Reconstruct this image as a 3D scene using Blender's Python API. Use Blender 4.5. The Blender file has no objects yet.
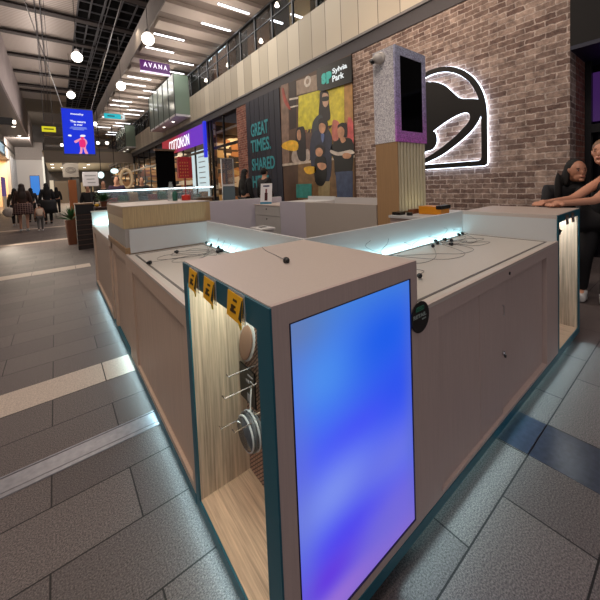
import bpy, bmesh, math, random
from mathutils import Vector, Matrix
from math import sin, cos, pi, radians
random.seed(7)
SC = bpy.context.scene
COL = SC.collection
H = 1.32
# ------------------------------------------------------------------ camera
F_, CX, CY = 316.37, 300.0, 198.54
YAW, PIT, ROL = .656848, -.04871, -.040573
fw = Vector((sin(YAW)*cos(PIT), cos(YAW)*cos(PIT), sin(PIT)))
rt = Vector((cos(YAW), -sin(YAW), 0)); up = rt.cross(fw)
c_, s_ = cos(ROL), sin(ROL)
R_ = c_*rt + s_*up; U_ = -s_*rt + c_*up
cam = bpy.data.cameras.new('camera'); camo = bpy.data.objects.new('camera', cam); COL.objects.link(camo)
cam.sensor_width = 36; cam.sensor_fit = 'HORIZONTAL'; cam.lens = F_/600*36
cam.shift_x = 0; cam.shift_y = -(300-CY)/600
cam.clip_start = .05; cam.clip_end = 300
m = Matrix((R_, U_, -fw)).transposed().to_4x4(); m.translation = (0, 0, H)
camo.matrix_world = m
SC.camera = camo

def ray(u, v): return fw + R_*((u-CX)/F_) - U_*((v-CY)/F_)
def AX(u, v, X): d = ray(u, v); return Vector((0, 0, H)) + d*(X/d.x)
def AY(u, v, Y): d = ray(u, v); return Vector((0, 0, H)) + d*(Y/d.y)
def AZ(u, v, Z): d = ray(u, v); return Vector((0, 0, H)) + d*((Z-H)/d.z)

# ------------------------------------------------------------------ materials
def lin(c):
    return tuple(((x/255)/12.92 if x/255 <= .04045 else ((x/255+.055)/1.055)**2.4) for x in c)
MATS = {}
def mat(name, rgb, rough=.5, metal=0, emit=None, es=0, noise=None, bump=None, trans=0, alpha=1, spec=.5, grain=None, coat=0):
    """rgb 0-255 sRGB. noise=(scale, amount) mottles; grain=(axis, scale, amount) wood grain along an axis; bump=(scale, strength)"""
    if name in MATS: return MATS[name]
    M = bpy.data.materials.new(name); M.use_nodes = True
    nt = M.node_tree; N = nt.nodes; L = nt.links; b = N['Principled BSDF']
    col = lin(rgb)
    b.inputs['Base Color'].default_value = (*col, 1)
    b.inputs['Roughness'].default_value = rough; b.inputs['Metallic'].default_value = metal
    b.inputs['Specular IOR Level'].default_value = spec
    if coat: b.inputs['Coat Weight'].default_value = coat
    if trans: b.inputs['Transmission Weight'].default_value = trans
    if alpha < 1: b.inputs['Alpha'].default_value = alpha
    if emit: b.inputs['Emission Color'].default_value = (*lin(emit), 1); b.inputs['Emission Strength'].default_value = es
    tc = N.new('ShaderNodeTexCoord')
    if noise or grain:
        mp = N.new('ShaderNodeMapping'); L.new(tc.outputs['Object'], mp.inputs[0])
        nz = N.new('ShaderNodeTexNoise'); L.new(mp.outputs[0], nz.inputs['Vector'])
        nz.inputs['Detail'].default_value = 5
        if grain:
            ax, sc, am = grain
            s = [sc, sc, sc]; s['xyz'.index(ax)] = sc*.03
            mp.inputs['Scale'].default_value = s; nz.inputs['Scale'].default_value = 1; nz.inputs['Roughness'].default_value = .65
        else:
            nz.inputs['Scale'].default_value = noise[0]; am = noise[1]
        rp = N.new('ShaderNodeValToRGB')
        rp.color_ramp.elements[0].position = .3; rp.color_ramp.elements[1].position = .7
        rp.color_ramp.elements[0].color = (*[c*(1-am) for c in col], 1)
        rp.color_ramp.elements[1].color = (*[min(1, c*(1+am)) for c in col], 1)
        L.new(nz.outputs[0], rp.inputs[0]); L.new(rp.outputs[0], b.inputs['Base Color'])
    if bump:
        n2 = N.new('ShaderNodeTexNoise'); n2.inputs['Scale'].default_value = bump[0]; n2.inputs['Detail'].default_value = 4
        L.new(tc.outputs['Object'], n2.inputs['Vector'])
        bp = N.new('ShaderNodeBump'); bp.inputs['Strength'].default_value = bump[1]; bp.inputs['Distance'].default_value = .01
        L.new(n2.outputs[0], bp.inputs['Height']); L.new(bp.outputs[0], b.inputs['Normal'])
    MATS[name] = M
    return M
def emat(name, rgb, s):
    return mat(name, (10, 10, 10), .6, emit=rgb, es=s)

# ------------------------------------------------------------------ mesh builder
class B:
    def __init__(s): s.bm = bmesh.new()
    def box(s, x0, x1, y0, y1, z0, z1):
        if x0 > x1: x0, x1 = x1, x0
        if y0 > y1: y0, y1 = y1, y0
        if z0 > z1: z0, z1 = z1, z0
        v = [s.bm.verts.new((x, y, z)) for z in (z0, z1) for y in (y0, y1) for x in (x0, x1)]
        for f in ((0, 2, 3, 1), (4, 5, 7, 6), (0, 1, 5, 4), (2, 6, 7, 3), (0, 4, 6, 2), (1, 3, 7, 5)):
            s.bm.faces.new([v[i] for i in f])
        return s
    def hexa(s, p):   # 8 points: bottom 4 loop, top 4 loop
        v = [s.bm.verts.new(q) for q in p]
        for f in ((3, 2, 1, 0), (4, 5, 6, 7), (0, 1, 5, 4), (1, 2, 6, 5), (2, 3, 7, 6), (3, 0, 4, 7)):
            s.bm.faces.new([v[i] for i in f])
        return s
    def prism(s, pts, d):
        d = Vector(d); a = [s.bm.verts.new(p) for p in pts]; b = [s.bm.verts.new(Vector(p)+d) for p in pts]
        n = len(pts)
        s.bm.faces.new(a); s.bm.faces.new(list(reversed(b)))
        for i in range(n): s.bm.faces.new((a[i], b[i], b[(i+1) % n], a[(i+1) % n]))
        return s
    def tube(s, pts, r, n=8, caps=True):
        pts = [Vector(p) for p in pts]; rings = []
        rr = r if isinstance(r, (list, tuple)) else [r]*len(pts)
        prev = None
        for i, p in enumerate(pts):
            t = (pts[min(i+1, len(pts)-1)]-pts[max(i-1, 0)]).normalized()
            if prev is None:
                a = t.orthogonal().normalized()
            else:
                a = (prev - t*prev.dot(t))
                a = a.normalized() if a.length > 1e-6 else t.orthogonal().normalized()
            prev = a; b = t.cross(a)
            rings.append([s.bm.verts.new(p+(a*cos(2*pi*k/n)+b*sin(2*pi*k/n))*rr[i]) for k in range(n)])
        for i in range(len(rings)-1):
            for k in range(n):
                s.bm.faces.new((rings[i][k], rings[i][(k+1) % n], rings[i+1][(k+1) % n], rings[i+1][k]))
        if caps:
            s.bm.faces.new(list(reversed(rings[0]))); s.bm.faces.new(rings[-1])
        return s
    def bar(s, a, b, w, h=None):
        """rectangular bar from a to b"""
        h = h or w; a = Vector(a); b = Vector(b); t = (b-a).normalized()
        q = Vector((0, 0, 1)) if abs(t.z) < .9 else Vector((0, 1, 0))
        e = t.cross(q).normalized()*w/2; f = e.cross(t).normalized()*h/2
        return s.hexa([a-e-f, a+e-f, a+e+f, a-e+f, b-e-f, b+e-f, b+e+f, b-e+f])
    def lathe(s, c, prof, n=20, axis='z'):
        """prof = [(r, h)...] from c along axis"""
        c = Vector(c); rings = []
        E = {'z': ((1, 0, 0), (0, 1, 0), (0, 0, 1)), 'x': ((0, 1, 0), (0, 0, 1), (1, 0, 0)), 'y': ((0, 0, 1), (1, 0, 0), (0, 1, 0))}[axis]
        E = [Vector(e) for e in E]
        for r, h in prof:
            rings.append([s.bm.verts.new(c+E[0]*cos(2*pi*k/n)*max(r, 1e-4)+E[1]*sin(2*pi*k/n)*max(r, 1e-4)+E[2]*h) for k in range(n)])
        for i in range(len(rings)-1):
            for k in range(n):
                s.bm.faces.new((rings[i][k], rings[i][(k+1) % n], rings[i+1][(k+1) % n], rings[i+1][k]))
        s.bm.faces.new(list(reversed(rings[0]))); s.bm.faces.new(rings[-1])
        return s
    def ell(s, c, r, n=14, m=9, rot=None):
        c = Vector(c); r = r if isinstance(r, (tuple, list)) else (r, r, r)
        Mx = Matrix.Translation(c) @ (rot.to_4x4() if rot else Matrix.Identity(4)) @ Matrix.Diagonal((*r, 1))
        bmesh.ops.create_uvsphere(s.bm, u_segments=n, v_segments=m, radius=1, matrix=Mx)
        return s
    def build(s, name, material, parent=None, loc=None, bevel=0, smooth=False, label=None):
        o0 = Vector(loc) if loc is not None else (parent_world(parent) if parent else Vector((0, 0, 0)))
        bmesh.ops.recalc_face_normals(s.bm, faces=s.bm.faces[:])
        me = bpy.data.meshes.new(name)
        for v in s.bm.verts: v.co -= o0
        s.bm.to_mesh(me); s.bm.free()
        if smooth:
            for p in me.polygons: p.use_smooth = True
        me.materials.append(material)
        o = bpy.data.objects.new(name, me); COL.objects.link(o)
        if parent:
            o.parent = parent; o.location = o0 - parent_world(parent)
        else: o.location = o0
        WORLD[o.name] = o0
        if bevel:
            md = o.modifiers.new('bevel', 'BEVEL'); md.width = bevel; md.segments = 2; md.limit_method = 'ANGLE'
        if label: o['label'] = label
        return o
WORLD = {}
def parent_world(o): return WORLD[o.name]
def thing(name, label, cat, loc=(0, 0, 0), group=None):
    o = bpy.data.objects.new(name, None); COL.objects.link(o); o.empty_display_size = .1
    o.location = loc; WORLD[o.name] = Vector(loc)
    o['label'] = label; o['category'] = cat
    if group: o['group'] = group
    return o
def tag(o, label, cat, group=None):
    o['label'] = label; o['category'] = cat
    if group: o['group'] = group
    return o
def struct(name, b, m_, bevel=0, loc=(0, 0, 0), kind='structure'):
    o = b.build(name, m_, None, loc, bevel) if isinstance(b, B) else b
    o['kind'] = kind
    return o
def dup(root, loc, label=None, group=None):
    r = root.copy(); COL.objects.link(r); r.location = loc; WORLD[r.name] = Vector(loc)
    if label: r['label'] = label
    if group: r['group'] = group
    off = Vector(loc)-WORLD[root.name]
    for ch in list(root.children):
        c = ch.copy(); COL.objects.link(c); c.parent = r; WORLD[c.name] = WORLD[ch.name]+off
        for g in list(ch.children):
            d = g.copy(); COL.objects.link(d); d.parent = c; WORLD[d.name] = WORLD[g.name]+off
    return r

FACE_X = Matrix(((0, 0, -1), (-1, 0, 0), (0, 1, 0)))       # plane facing -X (read from -X side)
FACE_Y = Matrix(((1, 0, 0), (0, 0, -1), (0, 1, 0)))        # plane facing -Y
def curve_obj(cu, name, material, parent, o, rotm, fitw=None, fith=None):
    tmp = bpy.data.objects.new('tmp', cu); COL.objects.link(tmp)
    dg = bpy.context.evaluated_depsgraph_get(); dg.update()
    me = bpy.data.meshes.new_from_object(tmp.evaluated_get(dg))
    bpy.data.objects.remove(tmp); me.name = name
    if fitw or fith:
        xs = [v.co.x for v in me.vertices]; ys = [v.co.y for v in me.vertices]
        w = max(xs)-min(xs); h = max(ys)-min(ys); x0 = min(xs); y0 = min(ys)
        sx = fitw/w if fitw else 1; sy = fith/h if fith else sx
        if not fitw: sx = sy
        for v in me.vertices: v.co.x = (v.co.x-x0)*sx; v.co.y = (v.co.y-y0)*sy
    for v in me.vertices: v.co = rotm @ v.co
    me.materials.clear(); me.materials.append(material)
    ob = bpy.data.objects.new(name, me); COL.objects.link(ob)
    o = Vector(o)
    if parent: ob.parent = parent; ob.location = o-parent_world(parent)
    else: ob.location = o
    WORLD[ob.name] = o
    return ob
def text(s, name, material, parent, o, rotm, w=None, h=None, bold=0, depth=.003):
    """lower-left corner at o; w,h fitted"""
    cu = bpy.data.curves.new(name, 'FONT'); cu.body = s; cu.size = 1; cu.offset = bold; cu.extrude = depth/2
    cu.resolution_u = 3
    ob = curve_obj(cu, name, material, parent, o, rotm, w, h)
    return ob
def plate(loops, name, material, parent, o, rotm, depth=.02):
    """filled 2D outline(s) with holes, lists of (x,y)"""
    cu = bpy.data.curves.new(name, 'CURVE'); cu.dimensions = '2D'; cu.fill_mode = 'BOTH'; cu.extrude = depth/2
    for lp in loops:
        sp = cu.splines.new('POLY'); sp.points.add(len(lp)-1)
        for i, p in enumerate(lp): sp.points[i].co = (p[0], p[1], 0, 1)
        sp.use_cyclic_u = True
    return curve_obj(cu, name, material, parent, o, rotm)
def smooth_loop(pts, n=4):
    out = []; k = len(pts)
    for i in range(k):
        p0, p1, p2, p3 = [Vector(pts[(i+j-1) % k]) for j in range(4)]
        for t in range(n):
            t /= n
            out.append(tuple(.5*((2*p1)+(-p0+p2)*t+(2*p0-5*p1+4*p2-p3)*t*t+(-p0+3*p1-3*p2+p3)*t*t*t)))
    return out

def area(name, loc, target, sx, sy, power, rgb, spread=None):
    l = bpy.data.lights.new(name, 'AREA'); l.shape = 'RECTANGLE'; l.size = sx; l.size_y = sy; l.energy = power; l.color = lin(rgb)
    if spread: l.spread = spread
    o = bpy.data.objects.new(name, l); COL.objects.link(o); o.location = loc
    d = Vector(target)-Vector(loc)
    o.rotation_euler = d.to_track_quat('-Z', 'Y').to_euler()
    return o
def strip_light(name, a, b, w, d, power, rgb, spread=None):
    """area light of length |ab| facing direction d"""
    a = Vector(a); b = Vector(b); l = bpy.data.lights.new(name, 'AREA'); l.shape = 'RECTANGLE'
    l.size = (b-a).length; l.size_y = w; l.energy = power; l.color = lin(rgb)
    if spread: l.spread = spread
    o = bpy.data.objects.new(name, l); COL.objects.link(o)
    x = (b-a).normalized(); z = -Vector(d).normalized(); y = z.cross(x).normalized(); z = x.cross(y)
    mm = Matrix((x, y, z)).transposed().to_4x4(); mm.translation = (a+b)/2; o.matrix_world = mm
    return o
def point(name, loc, power, rgb, r=.1):
    l = bpy.data.lights.new(name, 'POINT'); l.energy = power; l.color = lin(rgb); l.shadow_soft_size = r
    o = bpy.data.objects.new(name, l); COL.objects.link(o); o.location = loc
    return o

# palette
LAM = mat('taupe_laminate', (184, 165, 158), .5, grain=('z', 160, .07))
LAMT = mat('taupe_laminate_top', (192, 178, 168), .42, noise=(220, .04))
OAKP = mat('light_oak_panel', (192, 168, 148), .5, grain=('z', 90, .1))
OAK = mat('oak_lining', (190, 172, 150), .5, grain=('z', 110, .42))
OAKF = mat('oak_floor_board', (188, 160, 134), .5, grain=('y', 110, .36))
OAKC = mat('oak_cap', (186, 160, 118), .5, grain=('z', 120, .22))
OAKD = mat('oak_edge', (146, 114, 78), .5, grain=('y', 80, .15))
TEAL = mat('teal_edging', (18, 88, 104), .4)
WHITE = mat('white_laminate', (200, 201, 200), .4)
CREAM = mat('cream_countertop', (192, 186, 176), .35, noise=(160, .03))
GROOVE = mat('cable_track_grey', (92, 88, 84), .5)
BLACK = mat('black_plastic', (12, 12, 14), .35)
BLACKM = mat('black_matte', (9, 9, 10), .8)
STEEL = mat('brushed_steel', (190, 192, 195), .3, 1)
CHROME = mat('chrome', (220, 222, 225), .15, 1)
PLINTH = mat('plinth_grey', (70, 74, 76), .5)
LED = emat('led_cyan', (200, 250, 255), 4)
LEDB = emat('led_base', (200, 250, 255), 5)
WIRE = mat('grey_wire', (72, 74, 78), .5)
LCOL = (196, 238, 246)

def goods_mat(name, cols, sc=3.2, base=(60, 48, 40)):
    M = bpy.data.materials.new(name); M.use_nodes = True; nt = M.node_tree; N = nt.nodes; L = nt.links; b = N['Principled BSDF']
    tc = N.new('ShaderNodeTexCoord'); mp = N.new('ShaderNodeMapping'); mp.inputs['Scale'].default_value = (1, sc*2.2, sc*1.1); L.new(tc.outputs['Object'], mp.inputs[0])
    v = N.new('ShaderNodeTexVoronoi'); v.distance = 'CHEBYCHEV'; v.inputs['Scale'].default_value = 1.3; L.new(mp.outputs[0], v.inputs['Vector'])
    sp = N.new('ShaderNodeSeparateColor'); L.new(v.outputs['Color'], sp.inputs[0])
    rp = N.new('ShaderNodeValToRGB'); rp.color_ramp.interpolation = 'CONSTANT'; L.new(sp.outputs[0], rp.inputs[0])
    for i, c in enumerate(cols):
        e = rp.color_ramp.elements[i] if i < 2 else rp.color_ramp.elements.new(i/len(cols))
        e.position = i/len(cols); e.color = (*lin(c), 1)
    L.new(rp.outputs[0], b.inputs['Base Color']); b.inputs['Roughness'].default_value = .6
    return M
# ------------------------------------------------------------------ floor
def floor_mat():
    M = bpy.data.materials.new('stone_tiles'); M.use_nodes = True; nt = M.node_tree; N = nt.nodes; L = nt.links; b = N['Principled BSDF']
    tc = N.new('ShaderNodeTexCoord'); mp = N.new('ShaderNodeMapping'); L.new(tc.outputs['Object'], mp.inputs[0])
    mp.inputs['Location'].default_value = (-.2-.295+59, -2.552+58.5, 0)
    br = N.new('ShaderNodeTexBrick'); L.new(mp.outputs[0], br.inputs['Vector'])
    br.inputs['Scale'].default_value = 1; br.inputs['Brick Width'].default_value = .59; br.inputs['Row Height'].default_value = .2925
    br.inputs['Mortar Size'].default_value = .0034; br.inputs['Mortar Smooth'].default_value = .2
    br.offset = .5; br.offset_frequency = 2
    br.inputs['Color1'].default_value = (*lin((98, 89, 87)), 1); br.inputs['Color2'].default_value = (*lin((82, 74, 73)), 1)
    br.inputs['Mortar'].default_value = (*lin((26, 22, 22)), 1)
    n = N.new('ShaderNodeTexNoise'); n.inputs['Scale'].default_value = 170; n.inputs['Detail'].default_value = 5; n.inputs['Roughness'].default_value = .85
    L.new(tc.outputs['Object'], n.inputs['Vector'])
    rp = N.new('ShaderNodeValToRGB'); rp.color_ramp.elements[0].position = .40; rp.color_ramp.elements[1].position = .64
    rp.color_ramp.elements[0].color = (.34, .34, .34, 1); rp.color_ramp.elements[1].color = (2.1, 2.1, 2.1, 1)
    L.new(n.outputs[0], rp.inputs[0])
    mx = N.new('ShaderNodeMix'); mx.data_type = 'RGBA'; mx.blend_type = 'MULTIPLY'; mx.inputs[0].default_value = 1
    L.new(br.outputs['Color'], mx.inputs[6]); L.new(rp.outputs[0], mx.inputs[7]); L.new(mx.outputs[2], b.inputs['Base Color'])
    b.inputs['Roughness'].default_value = .52; b.inputs['Specular IOR Level'].default_value = .35
    bp = N.new('ShaderNodeBump'); bp.inputs['Strength'].default_value = .25; bp.inputs['Distance'].default_value = .004
    L.new(n.outputs[0], bp.inputs['Height']); L.new(bp.outputs[0], b.inputs['Normal'])
    return M
struct('floor', B().box(-8, 12, -6, 62, -.06, 0), floor_mat())
STONE = mat('pale_stone_strip', (186, 170, 156), .5, noise=(150, .3))
SLATE = mat('dark_slate_strip', (44, 48, 62), .28, noise=(40, .3))
METAL = mat('floor_joint_metal', (150, 150, 156), .38, .6, noise=(30, .15))
n_tr = 1
def trim(b, m_):
    global n_tr
    o = struct('trim_%d' % n_tr, b, m_); n_tr += 1; return o
for y0, y1 in ((2.555, 2.842), (6.68, 7.0), (11.1, 11.4), (15.5, 15.8)):
    b = B(); x = -5.0
    xs = [-4.5 + .59*k + .02 for k in range(0, 9)]
    b.box(-5, -.98-.003, y0, y1, 0, .0015)
    for a, c in ((-.977, -.393), (-.387, .196), (.203, .42)): b.box(a, c, y0, y1, 0, .0015)
    trim(b, STONE)
b = B()
b.box(-5, .42, 1.9, 1.994, 0, .002); b.box(-5, .42, 1.868, 1.893, 0, .004); b.box(-5, .42, 2.0, 2.008, 0, .004)
trim(b, METAL)
b = B()
for k in range(-6, 3):
    y0 = .5045+.2925*k+.003 if k else .5045+.003
    b.box(1.683, 1.964, y0, y0+.2865, 0, .0015)
trim(b, SLATE)

# ------------------------------------------------------------------ the kiosk
X0, Y0 = .3705, .613
D = .624   # module depth
# --- front corner display cabinet with lightbox
cab = thing('display_cabinet', 'tall corner cabinet of the kiosk with glowing blue lightbox and teal edged display niche', 'cabinet', (.67, .925, 0))
xa, xb, ya, yb = X0, .967, Y0, 1.237
b = B()
b.box(xa+.006, xb, ya+.0125, yb, 1.012, 1.038)      # top
b.build('top', LAMT, cab, bevel=.0015)
b = B()
b.box(xa+.004, xb, ya+.012, ya+.04, .095, 1.012)
b.box(xb-.018, xb, ya+.04, yb-.001, .095, 1.012)
b.box(.598, .62, ya+.04, yb-.02, .095, 1.012)
b.box(.62, xb-.018, yb-.02, yb, .095, 1.012)
b.build('carcass', LAM, cab)
# front face with opening for the lightbox
b = B()
sx0, sx1, sz0, sz1 = .424, .928, .125, .984
b.box(xa+.006, sx0, ya, ya+.012, .095, 1.038); b.box(sx1, xb, ya, ya+.012, .095, 1.038)
b.box(sx0, sx1, ya, ya+.012, sz1, 1.038); b.box(sx0, sx1, ya, ya+.012, .095, sz0)
b.build('front_panel', LAM, cab)
def screen_mat():
    M = bpy.data.materials.new('lightbox_print'); M.use_nodes = True; nt = M.node_tree; N = nt.nodes; L = nt.links; b = N['Principled BSDF']
    tc = N.new('ShaderNodeTexCoord'); sep = N.new('ShaderNodeSeparateXYZ'); L.new(tc.outputs['Generated'], sep.inputs[0])
    def math_(op, a, b_=None, clamp=False):
        n = N.new('ShaderNodeMath'); n.operation = op; n.use_clamp = clamp
        for i, q in enumerate((a, b_)):
            if q is None: continue
            if isinstance(q, (int, float)): n.inputs[i].default_value = q
            else: L.new(q, n.inputs[i])
        return n.outputs[0]
    rp = N.new('ShaderNodeValToRGB'); L.new(sep.outputs[2], rp.inputs[0])
    els = [(0, (130, 104, 205)), (.12, (112, 95, 222)), (.3, (85, 100, 240)), (.55, (75, 95, 245)), (.72, (60, 100, 240)), (1, (70, 130, 215))]
    rp.color_ramp.elements[0].position = 0; rp.color_ramp.elements[0].color = (*lin(els[0][1]), 1)
    rp.color_ramp.elements[1].position = 1; rp.color_ramp.elements[1].color = (*lin(els[-1][1]), 1)
    for p, c in els[1:-1]:
        e = rp.color_ramp.elements.new(p); e.color = (*lin(c), 1)
    cur = rp.outputs[0]
    # soft blobs of the printed image: (x, z, rx, rz, colour, amount)
    for bx, bz, rx, rz, c, am in ((.25, .8, .32, .13, (82, 150, 238), .9), (.75, .82, .42, .16, (24, 92, 232), .95), (.85, .6, .35, .14, (35, 80, 235), .8),
                                  (.45, .56, .3, .06, (62, 74, 245), .6), (.25, .4, .3, .1, (128, 150, 238), .8), (.75, .34, .35, .1, (110, 120, 225), .7),
                                  (.35, .22, .35, .09, (72, 66, 240), .9), (.18, .14, .26, .07, (96, 52, 222), .95), (.2, .04, .4, .05, (158, 112, 212), .7), (.75, .12, .35, .1, (112, 104, 214), .7),
                                  (0, .98, .25, .1, (98, 122, 168), .8), (0.02, .5, .1, .5, (110, 120, 190), .35), (1.0, .5, .08, .5, (90, 110, 190), .4)):
        dx = math_('DIVIDE', math_('SUBTRACT', sep.outputs[0], bx), rx); dz = math_('DIVIDE', math_('SUBTRACT', sep.outputs[2], bz), rz)
        e = math_('EXPONENT', math_('MULTIPLY', math_('ADD', math_('MULTIPLY', dx, dx), math_('MULTIPLY', dz, dz)), -1.0))
        fc = math_('MULTIPLY', e, am)
        mx = N.new('ShaderNodeMix'); mx.data_type = 'RGBA'; L.new(fc, mx.inputs[0]); L.new(cur, mx.inputs[6]); mx.inputs[7].default_value = (*lin(c), 1)
        cur = mx.outputs[2]
    b.inputs['Base Color'].default_value = (.01, .01, .01, 1); b.inputs['Roughness'].default_value = .4; b.inputs['Specular IOR Level'].default_value = .2
    L.new(cur, b.inputs['Emission Color']); b.inputs['Emission Strength'].default_value = 1.0
    return M
lb = B().box(sx0+.004, sx1-.003, ya+.003, ya+.011, sz0+.003, sz1-.003).build('lightbox', screen_mat(), cab, label='glowing blue and violet lightbox face')
b = B()
for a in ((sx0, sx0+.004, sz0, sz1), (sx1-.003, sx1, sz0, sz1), (sx0+.004, sx1-.003, sz1-.003, sz1), (sx0+.004, sx1-.003, sz0, sz0+.003)):
    b.box(a[0], a[1], ya-.001, ya+.011, a[2], a[3])
b.build('lightbox_frame', mat('dark_blue_edge', (30, 26, 60), .4), lb)
# teal frame of the niche on the -X side
b = B()
b.box(xa, xa+.006, ya, .677, .055, 1.034); b.box(xa, xa+.006, 1.196, yb, .055, 1.034)
b.box(xa, xa+.006, .677, 1.196, .966, 1.034); b.box(xa, xa+.006, .677, 1.196, .055, .097)
b.build('niche_frame', TEAL, cab)
b = B()
b.box(xa+.006, xb, ya-.002, ya+.012, .055, .095)
b.box(xa+.006, xb-.01, ya+.012, yb-.001, .055, .094)
b.build('base_rail', TEAL, cab)
b = B()
b.box(xa+.006, .598, 1.196, 1.215, .095, 1.012)
b.build('niche_side_panel', OAK, cab)
b = B(); b.box(xa+.006, .598, .655, .677, .095, 1.012); b.build('niche_side_panel', OAK, cab)
b = B(); b.box(xa+.006, .598, .677, 1.196, .095, .1); b.build('niche_floor', OAKF, cab)
def peg_mat():
    M = bpy.data.materials.new('perforated_board'); M.use_nodes = True; nt = M.node_tree; N = nt.nodes; L = nt.links; b = N['Principled BSDF']
    tc = N.new('ShaderNodeTexCoord'); mp = N.new('ShaderNodeMapping'); L.new(tc.outputs['Object'], mp.inputs[0])
    mp.inputs['Rotation'].default_value = (radians(45), 0, 0); mp.inputs['Scale'].default_value = (1, 1, 1)
    ck = N.new('ShaderNodeTexBrick'); sp = N.new('ShaderNodeSeparateXYZ'); cb = N.new('ShaderNodeCombineXYZ')
    L.new(mp.outputs[0], sp.inputs[0]); L.new(sp.outputs[1], cb.inputs[0]); L.new(sp.outputs[2], cb.inputs[1])
    L.new(cb.outputs[0], ck.inputs['Vector']); ck.inputs['Scale'].default_value = 1
    ck.inputs['Brick Width'].default_value = .03; ck.inputs['Row Height'].default_value = .012; ck.inputs['Mortar Size'].default_value = .0022
    ck.inputs['Color1'].default_value = (*lin((176, 142, 124)), 1); ck.inputs['Color2'].default_value = (*lin((160, 128, 112)), 1); ck.inputs['Mortar'].default_value = (*lin((80, 58, 48)), 1)
    L.new(ck.outputs['Color'], b.inputs['Base Color']); b.inputs['Roughness'].default_value = .5
    return M
B().box(.592, .598, .677, 1.196, .1, 1.0).build('pegboard', peg_mat(), cab, label='perforated pinkish back board')
B().box(xa+.02, xa+.035, .69, 1.18, 1.004, 1.011).build('led_strip', LEDB, cab)
strip_light('niche_light', (.50, .69, 1.005), (.50, 1.18, 1.005), .1, (.1, .1, -1), 2.6, (240, 250, 235))
for (hy, hz, ln) in ((1.10, .60, .12), (1.05, .56, .16), (1.12, .40, .15), (1.0, .46, .15), (.86, .60, .14)):
    b = B(); b.tube([(.592, hy, hz), (.592-ln, hy, hz+.002), (.592-ln-.008, hy, hz+.016)], .0022, 6)
    b.build('hook', CHROME, cab)
# stock hanging in the niche
q = thing('mirror_disc', 'oval beige cardboard disc with white rim hanging at the top of the niche', 'disc', (.56, 1.06, .62))
rr = Matrix.Rotation(radians(28), 3, 'X')
b = B(); b.ell((.56, 1.118, .695), (.006, .045, .090), 24, 10, rr); b.build('disc', mat('beige_card', (150, 116, 96), .6), q, smooth=True)
b = B(); b.ell((.566, 1.115, .70), (.004, .055, .100), 24, 10, rr); b.build('rim', WHITE, q, smooth=True)
q = thing('phone_case_pack', 'black hanging phone accessory pack with grey printing in the niche', 'package', (.55, 1.08, .44))
B().box(.553, .56, 1.05, 1.17, .46, .60).build('card', BLACK, q)
b = B()
for k, (y_, z_, w_, h_) in enumerate(((1.06, .575, .04, .006), (1.05, .555, .03, .005), (1.09, .545, .025, .01), (1.08, .47, .03, .03))):
    B().box(.5515, .553, y_, y_+w_, z_, z_+h_).build('printing', mat('grey_print', (150, 150, 155), .5), q)
b.bm.free()
q = thing('charging_cable_coil', 'round clear pack of coiled white cable hanging on a niche hook', 'cable', (.52, 1.0, .34))
for k, (x_, r_) in enumerate(((.50, .062), (.512, .068), (.524, .07), (.536, .066))):
    b = B(); pts = [(x_, 1.035+r_*cos(t*2*pi/28)*.95, .405+r_*sin(t*2*pi/28)) for t in range(29)]
    b.tube(pts, .0035, 6, False); b.build('cable_loop', mat('white_cable', (200, 204, 208), .3) if k % 2 == 0 else mat('grey_cable', (90, 94, 98), .3), q)
b = B(); b.lathe((.495, 1.035, .405), [(.058, 0), (.066, .02), (.066, .04), (.056, .055)], 26, 'x'); b.build('reel', mat('smoky_plastic', (96, 102, 108), .2, trans=.3), q, smooth=True)
b = B(); b.tube([(.525, 1.035, .47), (.528, 1.04, .5), (.54, 1.05, .555)], .003, 6); b.build('hanger', WHITE, q)
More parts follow.
